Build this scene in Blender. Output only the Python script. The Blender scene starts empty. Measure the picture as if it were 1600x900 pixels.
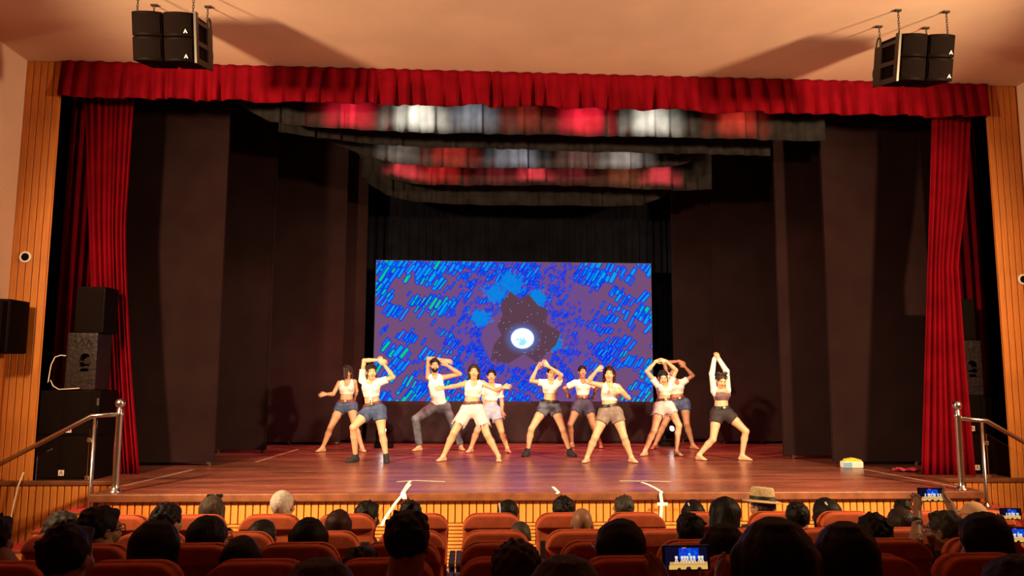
import bpy, bmesh, math, random
import numpy as np
from mathutils import Vector, Matrix
random.seed(7); RNG = np.random.default_rng(7)
S = bpy.context.scene
COL = S.collection
R = math.radians
# ------------------------------------------------------------------ camera
F_PX = 1200.0
ZS = 0.85                                   # height of the stage deck
CAM = np.array([-0.95, -9.05, ZS + 1.32])
YAW, PITCH, ROLL = 3.1, 6.65, 0.24
cam_data = bpy.data.cameras.new('camera'); cam = bpy.data.objects.new('camera', cam_data); COL.objects.link(cam)
cam_data.sensor_width = 36.0; cam_data.lens = 36.0 * F_PX / 1600.0
cam_data.clip_start = 0.05; cam_data.clip_end = 200
CM = Matrix.Rotation(R(-YAW), 3, 'Z') @ Matrix.Rotation(R(90 + PITCH), 3, 'X') @ Matrix.Rotation(R(ROLL), 3, 'Z')
cam.matrix_world = Matrix.Translation(Vector(CAM)) @ CM.to_4x4()
S.camera = cam
CR = np.array(CM)
# ------------------------------------------------------------------ world, lights, exposure
w = bpy.data.worlds.new('world'); S.world = w; w.use_nodes = True
w.node_tree.nodes['Background'].inputs[0].default_value = (0.9, 0.62, 0.45, 1)
w.node_tree.nodes['Background'].inputs[1].default_value = 0.012
S.view_settings.view_transform = 'Standard'; S.view_settings.look = 'None'
S.view_settings.gamma = 1.0; S.view_settings.use_curve_mapping = False
S.view_settings.exposure = 0.0
def light(name, kind, loc, target, energy, color, size=0.2, angle=60, blend=0.4):
    d = bpy.data.lights.new(name, kind); o = bpy.data.objects.new(name, d); COL.objects.link(o)
    d.energy = energy; d.color = color
    if kind == 'SPOT': d.spot_size = R(angle); d.spot_blend = blend; d.shadow_soft_size = size
    elif kind == 'AREA': d.size = size
    else: d.shadow_soft_size = size
    o.location = loc
    o.rotation_euler = (Vector(target) - Vector(loc)).to_track_quat('-Z', 'Y').to_euler()
    return o
WARM = (1.0, 0.66, 0.36)
# lamps of the hall on its two side walls, outside the picture: the speakers' shadows on the ceiling, the
# curtains' shadows on the flats and the dancers' shadows all point back to these two places
for sx, nm in ((-1, 'left'), (1, 'right')):
    light('house_flood_%s_offscreen' % nm, 'SPOT', (sx * 6.5, -4.3, 4.75), (-sx * 0.2, 3.0, 2.2), 2500, WARM, 0.22, 100, 0.6)
    light('stage_spot_%s_offscreen' % nm, 'SPOT', (sx * 6.5, -4.0, 4.95), (-sx * 0.2, 3.0, 0.9), 5600, (1.0, 0.74, 0.44), 0.14, 56, 0.7)
# stage lamps in the flies, hidden above the borders: their red on the rear deck shows in the photograph
for sx in (-2.2, 0.2, 2.6):
    light('red_wash', 'SPOT', (sx, 4.5, 6.5), (sx, 6.1, 0.85), 900, (1.0, 0.07, 0.09), 0.12, 75, 0.8)
# lamps on the bars above the valance and borders: the white and red patches on the borders show them
for x, y, e, c in ((-1.75, 1.62, 70, (1, 1, 0.82)), (1.75, 1.62, 55, (1, 1, 0.82)), (-0.95, 1.62, 16, (0.8, 0.9, 1.0)),
                   (-2.75, 1.62, 46, (1, 0.02, 0.05)), (0.72, 1.62, 60, (1, 0.02, 0.05)), (3.05, 1.62, 26, (1, 0.06, 0.03)), (-0.2, 1.62, 10, (1, 0.1, 0.05))):
    light('bar_lamp', 'SPOT', (x, 1.60, 6.06), (x, 2.02, 5.90), e * 5, c, 0.04, 125, 1.0)
for x, e, c in ((-1.3, 30, (1, 0.08, 0.05)), (-0.2, 22, (0.85, 0.9, 1.0)), (0.9, 12, (1, 0.5, 0.4)), (-2.2, 12, (1, 0.85, 0.7)), (1.7, 26, (1, 0.9, 0.8))):
    light('bar_lamp', 'SPOT', (x, 3.45, 6.0), (x, 3.92, 5.86), e * 4, c, 0.04, 125, 1.0)
for x, e, c in ((-1.55, 34, (1, 0.03, 0.03)), (-0.5, 10, (1, 0.1, 0.12)), (0.9, 10, (1, 0.1, 0.12)), (1.9, 12, (1, 0.25, 0.1))):
    light('bar_lamp', 'SPOT', (x, 4.45, 6.0), (x, 4.92, 5.8), e * 4, c, 0.04, 125, 1.0)

def at(px, py, Y=None, Z=None, X=None):
    """the point of the hall on plane X/Y/Z that a measured direction meets"""
    d = CR @ np.array([(px - 800) / F_PX, -(py - 450) / F_PX, -1.0])
    t = (Y - CAM[1]) / d[1] if Y is not None else (Z - CAM[2]) / d[2] if Z is not None else (X - CAM[0]) / d[0]
    return CAM + t * d
# ------------------------------------------------------------------ materials
MATS = {}
def mat(name, col, rough=0.6, metal=0.0, var=0.0, scale=8.0, stretch=(1, 1, 1), bump=0.0, bscale=60.0, emit=None, estr=0.0, spec=0.5, coat=0.0, sheen=0.0, col2=None, contrast=(0.35, 0.65)):
    m = bpy.data.materials.new(name); m.use_nodes = True; nt = m.node_tree; b = nt.nodes['Principled BSDF']
    b.inputs['Base Color'].default_value = (*col, 1); b.inputs['Roughness'].default_value = rough; b.inputs['Metallic'].default_value = metal
    b.inputs['Specular IOR Level'].default_value = spec; b.inputs['Coat Weight'].default_value = coat
    if sheen: b.inputs['Sheen Weight'].default_value = sheen; b.inputs['Sheen Tint'].default_value = (*col, 1)
    if emit: b.inputs['Emission Color'].default_value = (*emit, 1); b.inputs['Emission Strength'].default_value = estr
    if var or bump or col2:
        tc = nt.nodes.new('ShaderNodeTexCoord'); mp = nt.nodes.new('ShaderNodeMapping'); mp.inputs['Scale'].default_value = stretch
        nt.links.new(tc.outputs['Object'], mp.inputs[0])
    if var or col2:
        n = nt.nodes.new('ShaderNodeTexNoise'); n.inputs['Scale'].default_value = scale; n.inputs['Detail'].default_value = 6
        nt.links.new(mp.outputs[0], n.inputs['Vector'])
        r = nt.nodes.new('ShaderNodeValToRGB'); r.color_ramp.elements[0].position, r.color_ramp.elements[1].position = contrast
        c2 = col2 if col2 else tuple(min(1, c * (1 + var)) for c in col)
        c1 = col if col2 else tuple(c * (1 - var) for c in col)
        r.color_ramp.elements[0].color = (*c1, 1); r.color_ramp.elements[1].color = (*c2, 1)
        nt.links.new(n.outputs[0], r.inputs[0]); nt.links.new(r.outputs[0], b.inputs['Base Color'])
    if bump:
        n2 = nt.nodes.new('ShaderNodeTexNoise'); n2.inputs['Scale'].default_value = bscale; n2.inputs['Detail'].default_value = 4
        nt.links.new(mp.outputs[0], n2.inputs['Vector'])
        bp = nt.nodes.new('ShaderNodeBump'); bp.inputs['Strength'].default_value = bump; bp.inputs['Distance'].default_value = 0.01
        nt.links.new(n2.outputs[0], bp.inputs['Height']); nt.links.new(bp.outputs[0], b.inputs['Normal'])
    MATS[name] = m
    return m
mat('plaster', (0.78, 0.55, 0.40), 0.85, var=0.06, scale=1.2, bump=0.1)
MATS['plaster_wall'] = MATS['plaster']
mat('house_floor', (0.20, 0.12, 0.17), 0.5, var=0.15, scale=3)
mat('slat_wood', (0.58, 0.195, 0.034), 0.38, var=0.16, scale=5, stretch=(3, 3, 0.4), spec=0.4)
MATS['column_wood'] = MATS['side_wood'] = MATS['groove'] = MATS['slat_wood']      # one wood throughout the hall
mat('nosing', (0.17, 0.050, 0.016), 0.45, var=0.25, scale=6, bump=0.2)
mat('red_carpet', (0.55, 0.03, 0.035), 0.9, var=0.2, scale=20, bump=0.4, bscale=200)
mat('velvet', (0.185, 0.0025, 0.008), 0.8, var=0.18, scale=3, spec=0.03)
MATS['velvet_valance'] = MATS['velvet_dark'] = MATS['velvet']      # the same red cloth
mat('black_cloth', (0.009, 0.009, 0.014), 0.9, var=0.2, scale=3, spec=0.03)
mat('border_cloth', (0.024, 0.0215, 0.021), 0.75, var=0.25, scale=4, spec=0.04)
mat('panel_cloth', (0.024, 0.0115, 0.0115), 0.85, var=0.12, scale=2.0, spec=0.02, bump=0.05, bscale=300)
MATS['panel_dark'] = MATS['panel_cloth']
mat('skirt_cloth', (0.016, 0.006, 0.007), 0.6, var=0.25, scale=2.5, bump=0.6, bscale=5, spec=0.12)
mat('stage_dark', (0.012, 0.010, 0.012), 0.95, spec=0.1)
mat('speaker_black', (0.0065, 0.0034, 0.0028), 0.5, bump=0.15, bscale=250, spec=0.03)
mat('speaker_grille', (0.0075, 0.004, 0.0034), 0.5, bump=0.5, bscale=500, spec=0.03)
mat('speaker_worn', (0.016, 0.008, 0.007), 0.4, bump=0.7, bscale=18, var=0.3, scale=12, spec=0.25)
mat('logo_white', (0.75, 0.70, 0.65), 0.6)
mat('steel', (0.62, 0.58, 0.52), 0.25, metal=1.0)
mat('steel_dark', (0.10, 0.09, 0.08), 0.4, metal=0.8)
mat('bezel', (0.02, 0.02, 0.022), 0.5)
mat('seat_fabric', (0.62, 0.13, 0.05), 0.9, var=0.12, scale=14, sheen=0.1, spec=0.15, bump=0.15, bscale=300)
mat('seat_plastic', (0.02, 0.015, 0.014), 0.5)
mat('tape', (0.85, 0.80, 0.66), 0.6, var=0.1, scale=20)
mat('tape_dull', (0.42, 0.22, 0.16), 0.6, var=0.3, scale=8)
mat('cable_white', (0.8, 0.66, 0.5), 0.5)
mat('cable_red', (0.5, 0.08, 0.02), 0.5)
mat('box_yellow', (0.95, 0.62, 0.06), 0.6); mat('box_white', (0.85, 0.82, 0.75), 0.6); mat('box_blue', (0.20, 0.42, 0.62), 0.6)
mat('pink_cloth', (0.6, 0.03, 0.08), 0.8, var=0.2)
mat('lamp_glow', (1, 1, 0.9), 0.4, emit=(1, 0.98, 0.85), estr=14)
g = mat('glass', (0.9, 0.95, 0.95), 0.04); g.node_tree.nodes['Principled BSDF'].inputs['Transmission Weight'].default_value = 1.0; g.node_tree.nodes['Principled BSDF'].inputs['IOR'].default_value = 1.18
# people
mat('skin_a', (0.60, 0.34, 0.20), 0.5, var=0.05, scale=6); mat('skin_b', (0.50, 0.27, 0.155), 0.5, var=0.05, scale=6); mat('skin_c', (0.33, 0.165, 0.09), 0.5, var=0.06, scale=6)
mat('eye_white', (0.75, 0.70, 0.66), 0.3); mat('eye_dark', (0.02, 0.012, 0.01), 0.3); mat('lips', (0.42, 0.11, 0.09), 0.45)
mat('hair_black', (0.0045, 0.003, 0.003), 0.55, spec=0.22, bump=0.5, bscale=90, stretch=(1, 1, 0.15)); mat('hair_brown', (0.028, 0.012, 0.007), 0.5, spec=0.3, bump=0.5, bscale=90, stretch=(1, 1, 0.15))
mat('hair_auburn', (0.030, 0.008, 0.005), 0.55, spec=0.25, bump=0.5, bscale=90, stretch=(1, 1, 0.15)); mat('hair_light', (0.06, 0.04, 0.026), 0.6, spec=0.25, var=0.6, scale=60, bump=0.5, bscale=90, stretch=(1, 1, 0.15))
mat('hair_white', (0.62, 0.56, 0.47), 0.6, var=0.2, scale=40, bump=0.6, bscale=60); mat('hair_grey', (0.035, 0.028, 0.022), 0.6, var=0.4, scale=30, bump=0.6, bscale=60)
mat('white_cotton', (0.80, 0.76, 0.70), 0.85, var=0.05, scale=12, bump=0.3, bscale=25); mat('pink_cotton', (0.80, 0.66, 0.62), 0.85, bump=0.3, bscale=25)
mat('mauve_jersey', (0.16, 0.075, 0.095), 0.7, bump=0.2, bscale=30)
mat('denim_blue', (0.040, 0.065, 0.15), 0.8, var=0.4, scale=14, bump=0.3, bscale=120); mat('denim_mid', (0.13, 0.15, 0.22), 0.8, var=0.4, scale=14, bump=0.3, bscale=120)
mat('denim_navy', (0.035, 0.035, 0.075), 0.8, var=0.3, scale=14, bump=0.3, bscale=120); mat('denim_grey', (0.20, 0.145, 0.13), 0.8, var=0.3, scale=14, bump=0.3, bscale=120)
mat('denim_pale', (0.62, 0.52, 0.53), 0.8, var=0.15, scale=14, bump=0.3, bscale=120); mat('denim_lilac', (0.34, 0.36, 0.52), 0.8, var=0.2, scale=14, bump=0.3, bscale=120)
mat('denim_black', (0.022, 0.014, 0.016), 0.8, var=0.3, scale=14); mat('jeans', (0.085, 0.09, 0.12), 0.8, var=0.45, scale=10, bump=0.3, bscale=60)
mat('belt_brown', (0.13, 0.03, 0.02), 0.5); mat('belt_black', (0.012, 0.01, 0.01), 0.5); mat('sock', (0.012, 0.012, 0.016), 0.9); mat('buckle', (0.8, 0.7, 0.5), 0.3, metal=1)
for i, c in enumerate(((0.015, 0.013, 0.016), (0.03, 0.02, 0.025), (0.05, 0.02, 0.02), (0.02, 0.025, 0.04), (0.10, 0.05, 0.035), (0.20, 0.06, 0.035), (0.30, 0.27, 0.24))): mat('shirt_%d' % i, c, 0.85, bump=0.3, bscale=20)
mat('straw', (0.62, 0.48, 0.26), 0.85, var=0.2, scale=60, bump=0.6, bscale=160); mat('tan_cap', (0.55, 0.33, 0.17), 0.8); mat('frame_dark', (0.01, 0.01, 0.01), 0.3); mat('frame_silver', (0.55, 0.55, 0.6), 0.3, metal=0.8)
mat('phone_body', (0.015, 0.015, 0.018), 0.3)
# deck: worn, glossy red-brown boards with pale scuffs
m = mat('deck', (0.20, 0.055, 0.036), 0.24, var=0.4, scale=1.3, stretch=(0.5, 3, 1), spec=0.5); nt = m.node_tree; b = nt.nodes['Principled BSDF']
tc = nt.nodes.new('ShaderNodeTexCoord'); mp = nt.nodes.new('ShaderNodeMapping'); mp.inputs['Scale'].default_value = (1.2, 7, 1); nt.links.new(tc.outputs['Object'], mp.inputs[0])
n = nt.nodes.new('ShaderNodeTexNoise'); n.inputs['Scale'].default_value = 4.0; n.inputs['Detail'].default_value = 9; n.inputs['Roughness'].default_value = 0.72; nt.links.new(mp.outputs[0], n.inputs['Vector'])
rp = nt.nodes.new('ShaderNodeValToRGB'); rp.color_ramp.elements[0].position = 0.61; rp.color_ramp.elements[1].position = 0.72; nt.links.new(n.outputs[0], rp.inputs[0])
mx = nt.nodes.new('ShaderNodeMix'); mx.data_type = 'RGBA'; mx.inputs[7].default_value = (0.45, 0.27, 0.18, 1)
src = b.inputs['Base Color'].links[0].from_socket; nt.links.new(src, mx.inputs[6]); nt.links.new(rp.outputs[0], mx.inputs[0]); nt.links.new(mx.outputs[2], b.inputs['Base Color'])
n3 = nt.nodes.new('ShaderNodeTexNoise'); n3.inputs['Scale'].default_value = 9.0; n3.inputs['Detail'].default_value = 3; n3.inputs['Roughness'].default_value = 0.6; nt.links.new(mp.outputs[0], n3.inputs['Vector'])
r3 = nt.nodes.new('ShaderNodeValToRGB'); r3.color_ramp.elements[0].position = 0.735; r3.color_ramp.elements[1].position = 0.76; nt.links.new(n3.outputs[0], r3.inputs[0])
mx3 = nt.nodes.new('ShaderNodeMix'); mx3.data_type = 'RGBA'; mx3.inputs[7].default_value = (0.8, 0.62, 0.48, 1); nt.links.new(mx.outputs[2], mx3.inputs[6]); nt.links.new(r3.outputs[0], mx3.inputs[0]); nt.links.new(mx3.outputs[2], b.inputs['Base Color'])
rr = nt.nodes.new('ShaderNodeMapRange'); rr.inputs[3].default_value = 0.16; rr.inputs[4].default_value = 0.42; nt.links.new(n.outputs[0], rr.inputs[0]); nt.links.new(rr.outputs[0], b.inputs['Roughness'])
# screens: colours stored per vertex, shown as emission
def screen_mat(name, strength):
    m = bpy.data.materials.new(name); m.use_nodes = True; nt = m.node_tree; nt.nodes.clear()
    a = nt.nodes.new('ShaderNodeAttribute'); a.attribute_name = 'picture'; e = nt.nodes.new('ShaderNodeEmission'); e.inputs[1].default_value = strength
    o = nt.nodes.new('ShaderNodeOutputMaterial'); nt.links.new(a.outputs['Color'], e.inputs[0]); nt.links.new(e.outputs[0], o.inputs[0]); MATS[name] = m
screen_mat('led_picture', 1.0); screen_mat('phone_picture', 0.85)
# ------------------------------------------------------------------ mesh helpers
def M_(m): return MATS[m] if isinstance(m, str) else m
def link(name, me, parent=None, loc=None):
    o = bpy.data.objects.new(name, me); COL.objects.link(o)
    if parent is not None: o.parent = parent
    if loc is not None: o.location = loc
    return o
def tag(o, label=None, cat=None, group=None, kind=None):
    if label: o['label'] = label
    if cat: o['category'] = cat
    if group: o['group'] = group
    if kind: o['kind'] = kind
    return o
def empty(name, loc=(0, 0, 0), label=None, cat=None, group=None, kind=None, rz=0.0):
    o = bpy.data.objects.new(name, None); COL.objects.link(o); o.location = loc; o.rotation_euler.z = rz; o.empty_display_size = 0.1
    return tag(o, label, cat, group, kind)
def copy_tree(o, parent=None):
    c = o.copy(); COL.objects.link(c); c.parent = parent
    for ch in o.children: copy_tree(ch, c)
    return c
class MB:
    """collects simple solids; build() links them as one mesh object"""
    def __init__(s): s.v, s.f = [], []
    def add(s, v, f):
        n = len(s.v); s.v += [tuple(map(float, p)) for p in v]; s.f += [tuple(i + n for i in q) for q in f]; return s
    def box(s, a, b):
        x0, y0, z0 = a; x1, y1, z1 = b
        return s.add([(x0,y0,z0),(x1,y0,z0),(x1,y1,z0),(x0,y1,z0),(x0,y0,z1),(x1,y0,z1),(x1,y1,z1),(x0,y1,z1)],
                     [(3,2,1,0),(4,5,6,7),(0,1,5,4),(1,2,6,5),(2,3,7,6),(3,0,4,7)])
    def tube(s, pts, r, n=8, cap=True):
        P = [np.array(p, float) for p in pts]; rs = r if hasattr(r, '__len__') else [r] * len(P); V = []
        up = np.array([0, 0, 1.0]); t0 = P[1] - P[0]; 
        if abs(t0[2]) > 0.9 * np.linalg.norm(t0): up = np.array([0, 1.0, 0])
        for i, p in enumerate(P):
            t = (P[min(i + 1, len(P) - 1)] - P[max(i - 1, 0)]); t = t / (np.linalg.norm(t) + 1e-9)
            a = np.cross(t, up); a = a / (np.linalg.norm(a) + 1e-9); b2 = np.cross(a, t); up = b2
            for k in range(n):
                an = 2 * math.pi * k / n; V.append(p + rs[i] * (a * math.cos(an) + b2 * math.sin(an)))
        Fc = [(i * n + k, i * n + (k + 1) % n, (i + 1) * n + (k + 1) % n, (i + 1) * n + k) for i in range(len(P) - 1) for k in range(n)]
        if cap: Fc += [tuple(range(n - 1, -1, -1)), tuple((len(P) - 1) * n + k for k in range(n))]
        return s.add(V, Fc)
    def lathe(s, prof, c=(0, 0, 0), n=20):
        V = []; 
        for r, z in prof:
            for k in range(n):
                an = 2 * math.pi * k / n; V.append((c[0] + r * math.cos(an), c[1] + r * math.sin(an), c[2] + z))
        Fc = [(i * n + k, i * n + (k + 1) % n, (i + 1) * n + (k + 1) % n, (i + 1) * n + k) for i in range(len(prof) - 1) for k in range(n)]
        Fc += [tuple(range(n - 1, -1, -1)), tuple((len(prof) - 1) * n + k for k in range(n))]
        return s.add(V, Fc)
    def prism(s, outline, y0, y1, axis='y'):
        n = len(outline); V = []
        for y in (y0, y1):
            for a, b2 in outline: V.append((a, y, b2) if axis == 'y' else (y, a, b2) if axis == 'x' else (a, b2, y))
        return s.add(V, [tuple(range(n)), tuple(range(2 * n - 1, n - 1, -1))] + [(i, i + n, (i + 1) % n + n, (i + 1) % n) for i in range(n)])
    def mesh(s, name, bevel=0.0, seg=2, smooth=False):
        me = bpy.data.meshes.new(name); me.from_pydata(s.v, [], s.f); bm = bmesh.new(); bm.from_mesh(me)
        bmesh.ops.recalc_face_normals(bm, faces=bm.faces)
        if bevel:
            es = [e for e in bm.edges if len(e.link_faces) == 2 and e.calc_face_angle(0) > 0.6]
            bmesh.ops.bevel(bm, geom=es, offset=bevel, segments=seg, profile=0.6, affect='EDGES', clamp_overlap=True)
        bm.to_mesh(me); bm.free()
        if smooth: me.polygons.foreach_set('use_smooth', [True] * len(me.polygons))
        return me
    def build(s, name, m, parent=None, bevel=0.0, seg=2, smooth=False, loc=None):
        me = s.mesh(name, bevel, seg, smooth); me.materials.append(M_(m)); return link(name, me, parent, loc)
def np_mesh(name, V, Q, mats, midx=None, smooth=True):
    """quads from numpy arrays"""
    me = bpy.data.meshes.new(name); V = np.asarray(V, np.float32); Q = np.asarray(Q, np.int32)
    me.vertices.add(len(V)); me.vertices.foreach_set('co', V.ravel())
    me.loops.add(Q.size); me.loops.foreach_set('vertex_index', Q.ravel())
    me.polygons.add(len(Q)); me.polygons.foreach_set('loop_start', np.arange(0, Q.size, 4, dtype=np.int32))
    if midx is not None: me.polygons.foreach_set('material_index', np.asarray(midx, np.int32))
    me.polygons.foreach_set('use_smooth', np.full(len(Q), smooth, bool))
    for m in mats: me.materials.append(M_(m))
    me.update(calc_edges=True); me.validate()
    return me
def grid_mesh(name, P, mats, smooth=True):
    """P: (rows, cols, 3)"""
    r, c = P.shape[:2]; i = np.arange(r * c).reshape(r, c)
    Q = np.stack([i[:-1, :-1], i[:-1, 1:], i[1:, 1:], i[1:, :-1]], -1).reshape(-1, 4)
    return np_mesh(name, P.reshape(-1, 3), Q, mats, None, smooth)
def solidify(o, t):
    md = o.modifiers.new('thickness', 'SOLIDIFY'); md.thickness = t; md.offset = 0; return o
# ------------------------------------------------------------------ smooth solids (for bodies, hair, clothes)
def V3(*a): return np.array(a, float)
def unit(v): v = np.asarray(v, float); return v / (np.linalg.norm(v) + 1e-9)
class Field:
    def __init__(s, lo, hi, res):
        s.lo = np.asarray(lo, float); s.res = res; s.n = np.maximum(np.ceil((np.asarray(hi) - s.lo) / res).astype(int) + 1, 3)
        s.F = np.full(s.n, 1.0, np.float32)
    def win(s, lo, hi):
        a = np.clip(np.floor((lo - s.lo) / s.res).astype(int), 0, s.n); b = np.clip(np.ceil((hi - s.lo) / s.res).astype(int) + 1, 0, s.n)
        if (b <= a).any(): return None
        ax = [s.lo[i] + s.res * np.arange(a[i], b[i]) for i in range(3)]
        return tuple(slice(a[i], b[i]) for i in range(3)), np.stack(np.meshgrid(*ax, indexing='ij'), -1)
    def merge(s, lo, hi, fn, k, op='u'):
        m = k + 2.5 * s.res; wv = s.win(lo - m, hi + m)
        if wv is None: return s
        sl, P = wv; d = fn(P).astype(np.float32); cur = s.F[sl]
        if op == 'u':
            if k > 0: h = np.maximum(k - np.abs(cur - d), 0) / k; s.F[sl] = np.minimum(cur, d) - h * h * k * 0.25
            else: s.F[sl] = np.minimum(cur, d)
        else:
            s.F[sl] = np.maximum(cur, -d)
        return s
    def seg(s, a, b, ra, rb, k=0.02, n=None, flat=1.0, planes=(), op='u'):
        a = np.asarray(a, float); b = np.asarray(b, float); rm = max(ra, rb); ab = b - a; L = max(ab @ ab, 1e-9)
        def fn(P):
            t = np.clip(((P - a) @ ab) / L, 0, 1); d = P - a - t[..., None] * ab
            if n is not None: d = d + (d @ n)[..., None] * n * (1 / flat - 1)
            r = np.sqrt((d * d).sum(-1)) - (ra + (rb - ra) * t)
            for p0, nn in planes: r = np.maximum(r, (P - p0) @ nn)
            return r
        rr_ = rm * max(1, flat)
        return s.merge(np.minimum(a, b) - rr_, np.maximum(a, b) + rr_, fn, k, op)
    def ell(s, c, r, k=0.02, op='u', planes=(), wob=0.0, wf=60.0):
        c = np.asarray(c, float); r = np.asarray(r, float)
        def fn(P):
            q = (P - c) / r; l = np.sqrt((q * q).sum(-1)); d = (l - 1) * r.min()
            if wob: d = d + wob * (np.sin(P[..., 0] * wf) * np.sin(P[..., 1] * wf * 1.1 + 1) * np.sin(P[..., 2] * wf * 0.9 + 2))
            for p0, nn in planes: d = np.maximum(d, (P - p0) @ nn)
            return d
        return s.merge(c - r, c + r, fn, k, op)
    def cut(s, p0, nn):
        ax = [s.lo[i] + s.res * np.arange(s.n[i]) for i in range(3)]
        d = (ax[0][:, None, None] - p0[0]) * nn[0] + (ax[1][None, :, None] - p0[1]) * nn[1] + (ax[2][None, None, :] - p0[2]) * nn[2]
        s.F = np.maximum(s.F, d.astype(np.float32)); return s
    def surface(s):
        F = s.F; F[0] = F[-1] = 1; F[:, 0] = F[:, -1] = 1; F[:, :, 0] = F[:, :, -1] = 1
        I = F < 0; nx, ny, nz = F.shape; cnt = np.zeros((nx - 1, ny - 1, nz - 1), np.int8)
        for dx in (0, 1):
            for dy in (0, 1):
                for dz in (0, 1): cnt += I[dx:nx - 1 + dx, dy:ny - 1 + dy, dz:nz - 1 + dz]
        act = (cnt > 0) & (cnt < 8); ii = np.argwhere(act); idx = np.full(act.shape, -1, np.int32); idx[act] = np.arange(len(ii))
        if len(ii) == 0: return np.zeros((0, 3)), np.zeros((0, 4), int)
        sm = np.zeros((len(ii), 3)); ct = np.zeros(len(ii)); cs = [(a, b, c) for a in (0, 1) for b in (0, 1) for c in (0, 1)]
        for a in cs:
            for ax in range(3):
                if a[ax]: continue
                b = list(a); b[ax] = 1
                fa = F[ii[:, 0] + a[0], ii[:, 1] + a[1], ii[:, 2] + a[2]]; fb = F[ii[:, 0] + b[0], ii[:, 1] + b[1], ii[:, 2] + b[2]]
                cr = (fa < 0) != (fb < 0); t = np.where(cr, fa / np.where(cr, fa - fb, 1), 0)
                p = np.tile(np.array(a, float), (len(ii), 1)); p[:, ax] += t; sm += p * cr[:, None]; ct += cr
        V = s.lo + s.res * (ii + sm / ct[:, None]); Q = []
        for ax in range(3):
            o1, o2 = (ax + 1) % 3, (ax + 2) % 3
            A = np.moveaxis(I, (ax, o1, o2), (0, 1, 2)); X = np.moveaxis(idx, (ax, o1, o2), (0, 1, 2))
            cr = A[:-1, 1:-1, 1:-1] != A[1:, 1:-1, 1:-1]; e = np.argwhere(cr)
            if len(e) == 0: continue
            i, j, k = e.T; j = j + 1; k = k + 1; ins = A[i, j, k]
            q = np.stack([X[i, j - 1, k - 1], X[i, j, k - 1], X[i, j, k], X[i, j - 1, k]], -1)
            q[~ins] = q[~ins][:, ::-1]; Q.append(q)
        return V, np.concatenate(Q)
# ================================================================== the setting
HW, XS, CEIL = 6.90, 5.15, 6.37
HWS = {-1: 6.93, 1: 6.88}; CIN = {-1: 6.47, 1: 6.40}           # half width of the hall, half width of the apron, ceiling height
XC = 0.0
ROWY = [CAM[1] + d for d in (6.3, 5.45, 4.6, 3.75, 2.9, 2.05, 1.2)]       # backs of the seat rows
ROWZ = [0.09, 0.12, 0.22, 0.32, 0.42, 0.52, 0.62]
fl = MB(); prof = [(1.3, 0.0), (ROWY[0] + 0.72, 0.0)]
for i, y in enumerate(ROWY):
    nxt = ROWY[i + 1] + 0.72 if i < 6 else -13.0
    prof += [(y + 0.72, ROWZ[i]), (nxt, ROWZ[i])]
fl.prism([(a, b) for a, b in prof] + [(-13.0, -0.3), (1.3, -0.3)], -HW, HW, 'x')
tag(fl.build('floor', 'house_floor'), 'dull purple-brown auditorium floor stepping up under the seats', 'floor', kind='structure')
tag(MB().box((-HW - .2, -13.2, CEIL), (HW + .2, 1.3, CEIL + .2)).build('ceiling', 'plaster'), 'flat cream plaster ceiling over the audience', 'ceiling', kind='structure')
tag(MB().box((-HW - .2, -13.4, -.3), (HW + .2, -13.0, CEIL)).build('wall_back', 'plaster_wall'), 'plaster wall behind the audience', 'wall', kind='structure')
tag(MB().box((-7.9, 8.6, 0), (7.9, 8.8, 7.4)).build('wall_stage', 'stage_dark'), 'black rear wall of the stage house', 'wall', kind='structure')
for sx, nm in ((-1, 'left'), (1, 'right')):
    a, b_ = sorted((sx * 7.7, sx * 7.9))
    tag(MB().box((a, 1.3, 0), (b_, 8.6, 7.4)).build('wall_stage_' + nm, 'stage_dark'), 'black side wall of the stage house, ' + nm + ' wing', 'wall', kind='structure')
tag(MB().box((-7.9, 1.3, 7.3), (7.9, 8.8, 7.5)).build('ceiling_stage', 'stage_dark'), 'black ceiling of the stage house', 'ceiling', kind='structure')
tag(MB().box((-7.9, 1.3, 6.25), (7.9, 1.42, 7.4)).build('wall_proscenium', 'stage_dark'), 'dark header wall behind the top of the valance', 'wall', kind='structure')
def slat_mesh(name, w_, d, h, m):
    me = MB().box((-w_ / 2, -d, 0), (w_ / 2, 0, h)).mesh(name, 0.004, 1); me.materials.append(M_(m)); return me
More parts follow.
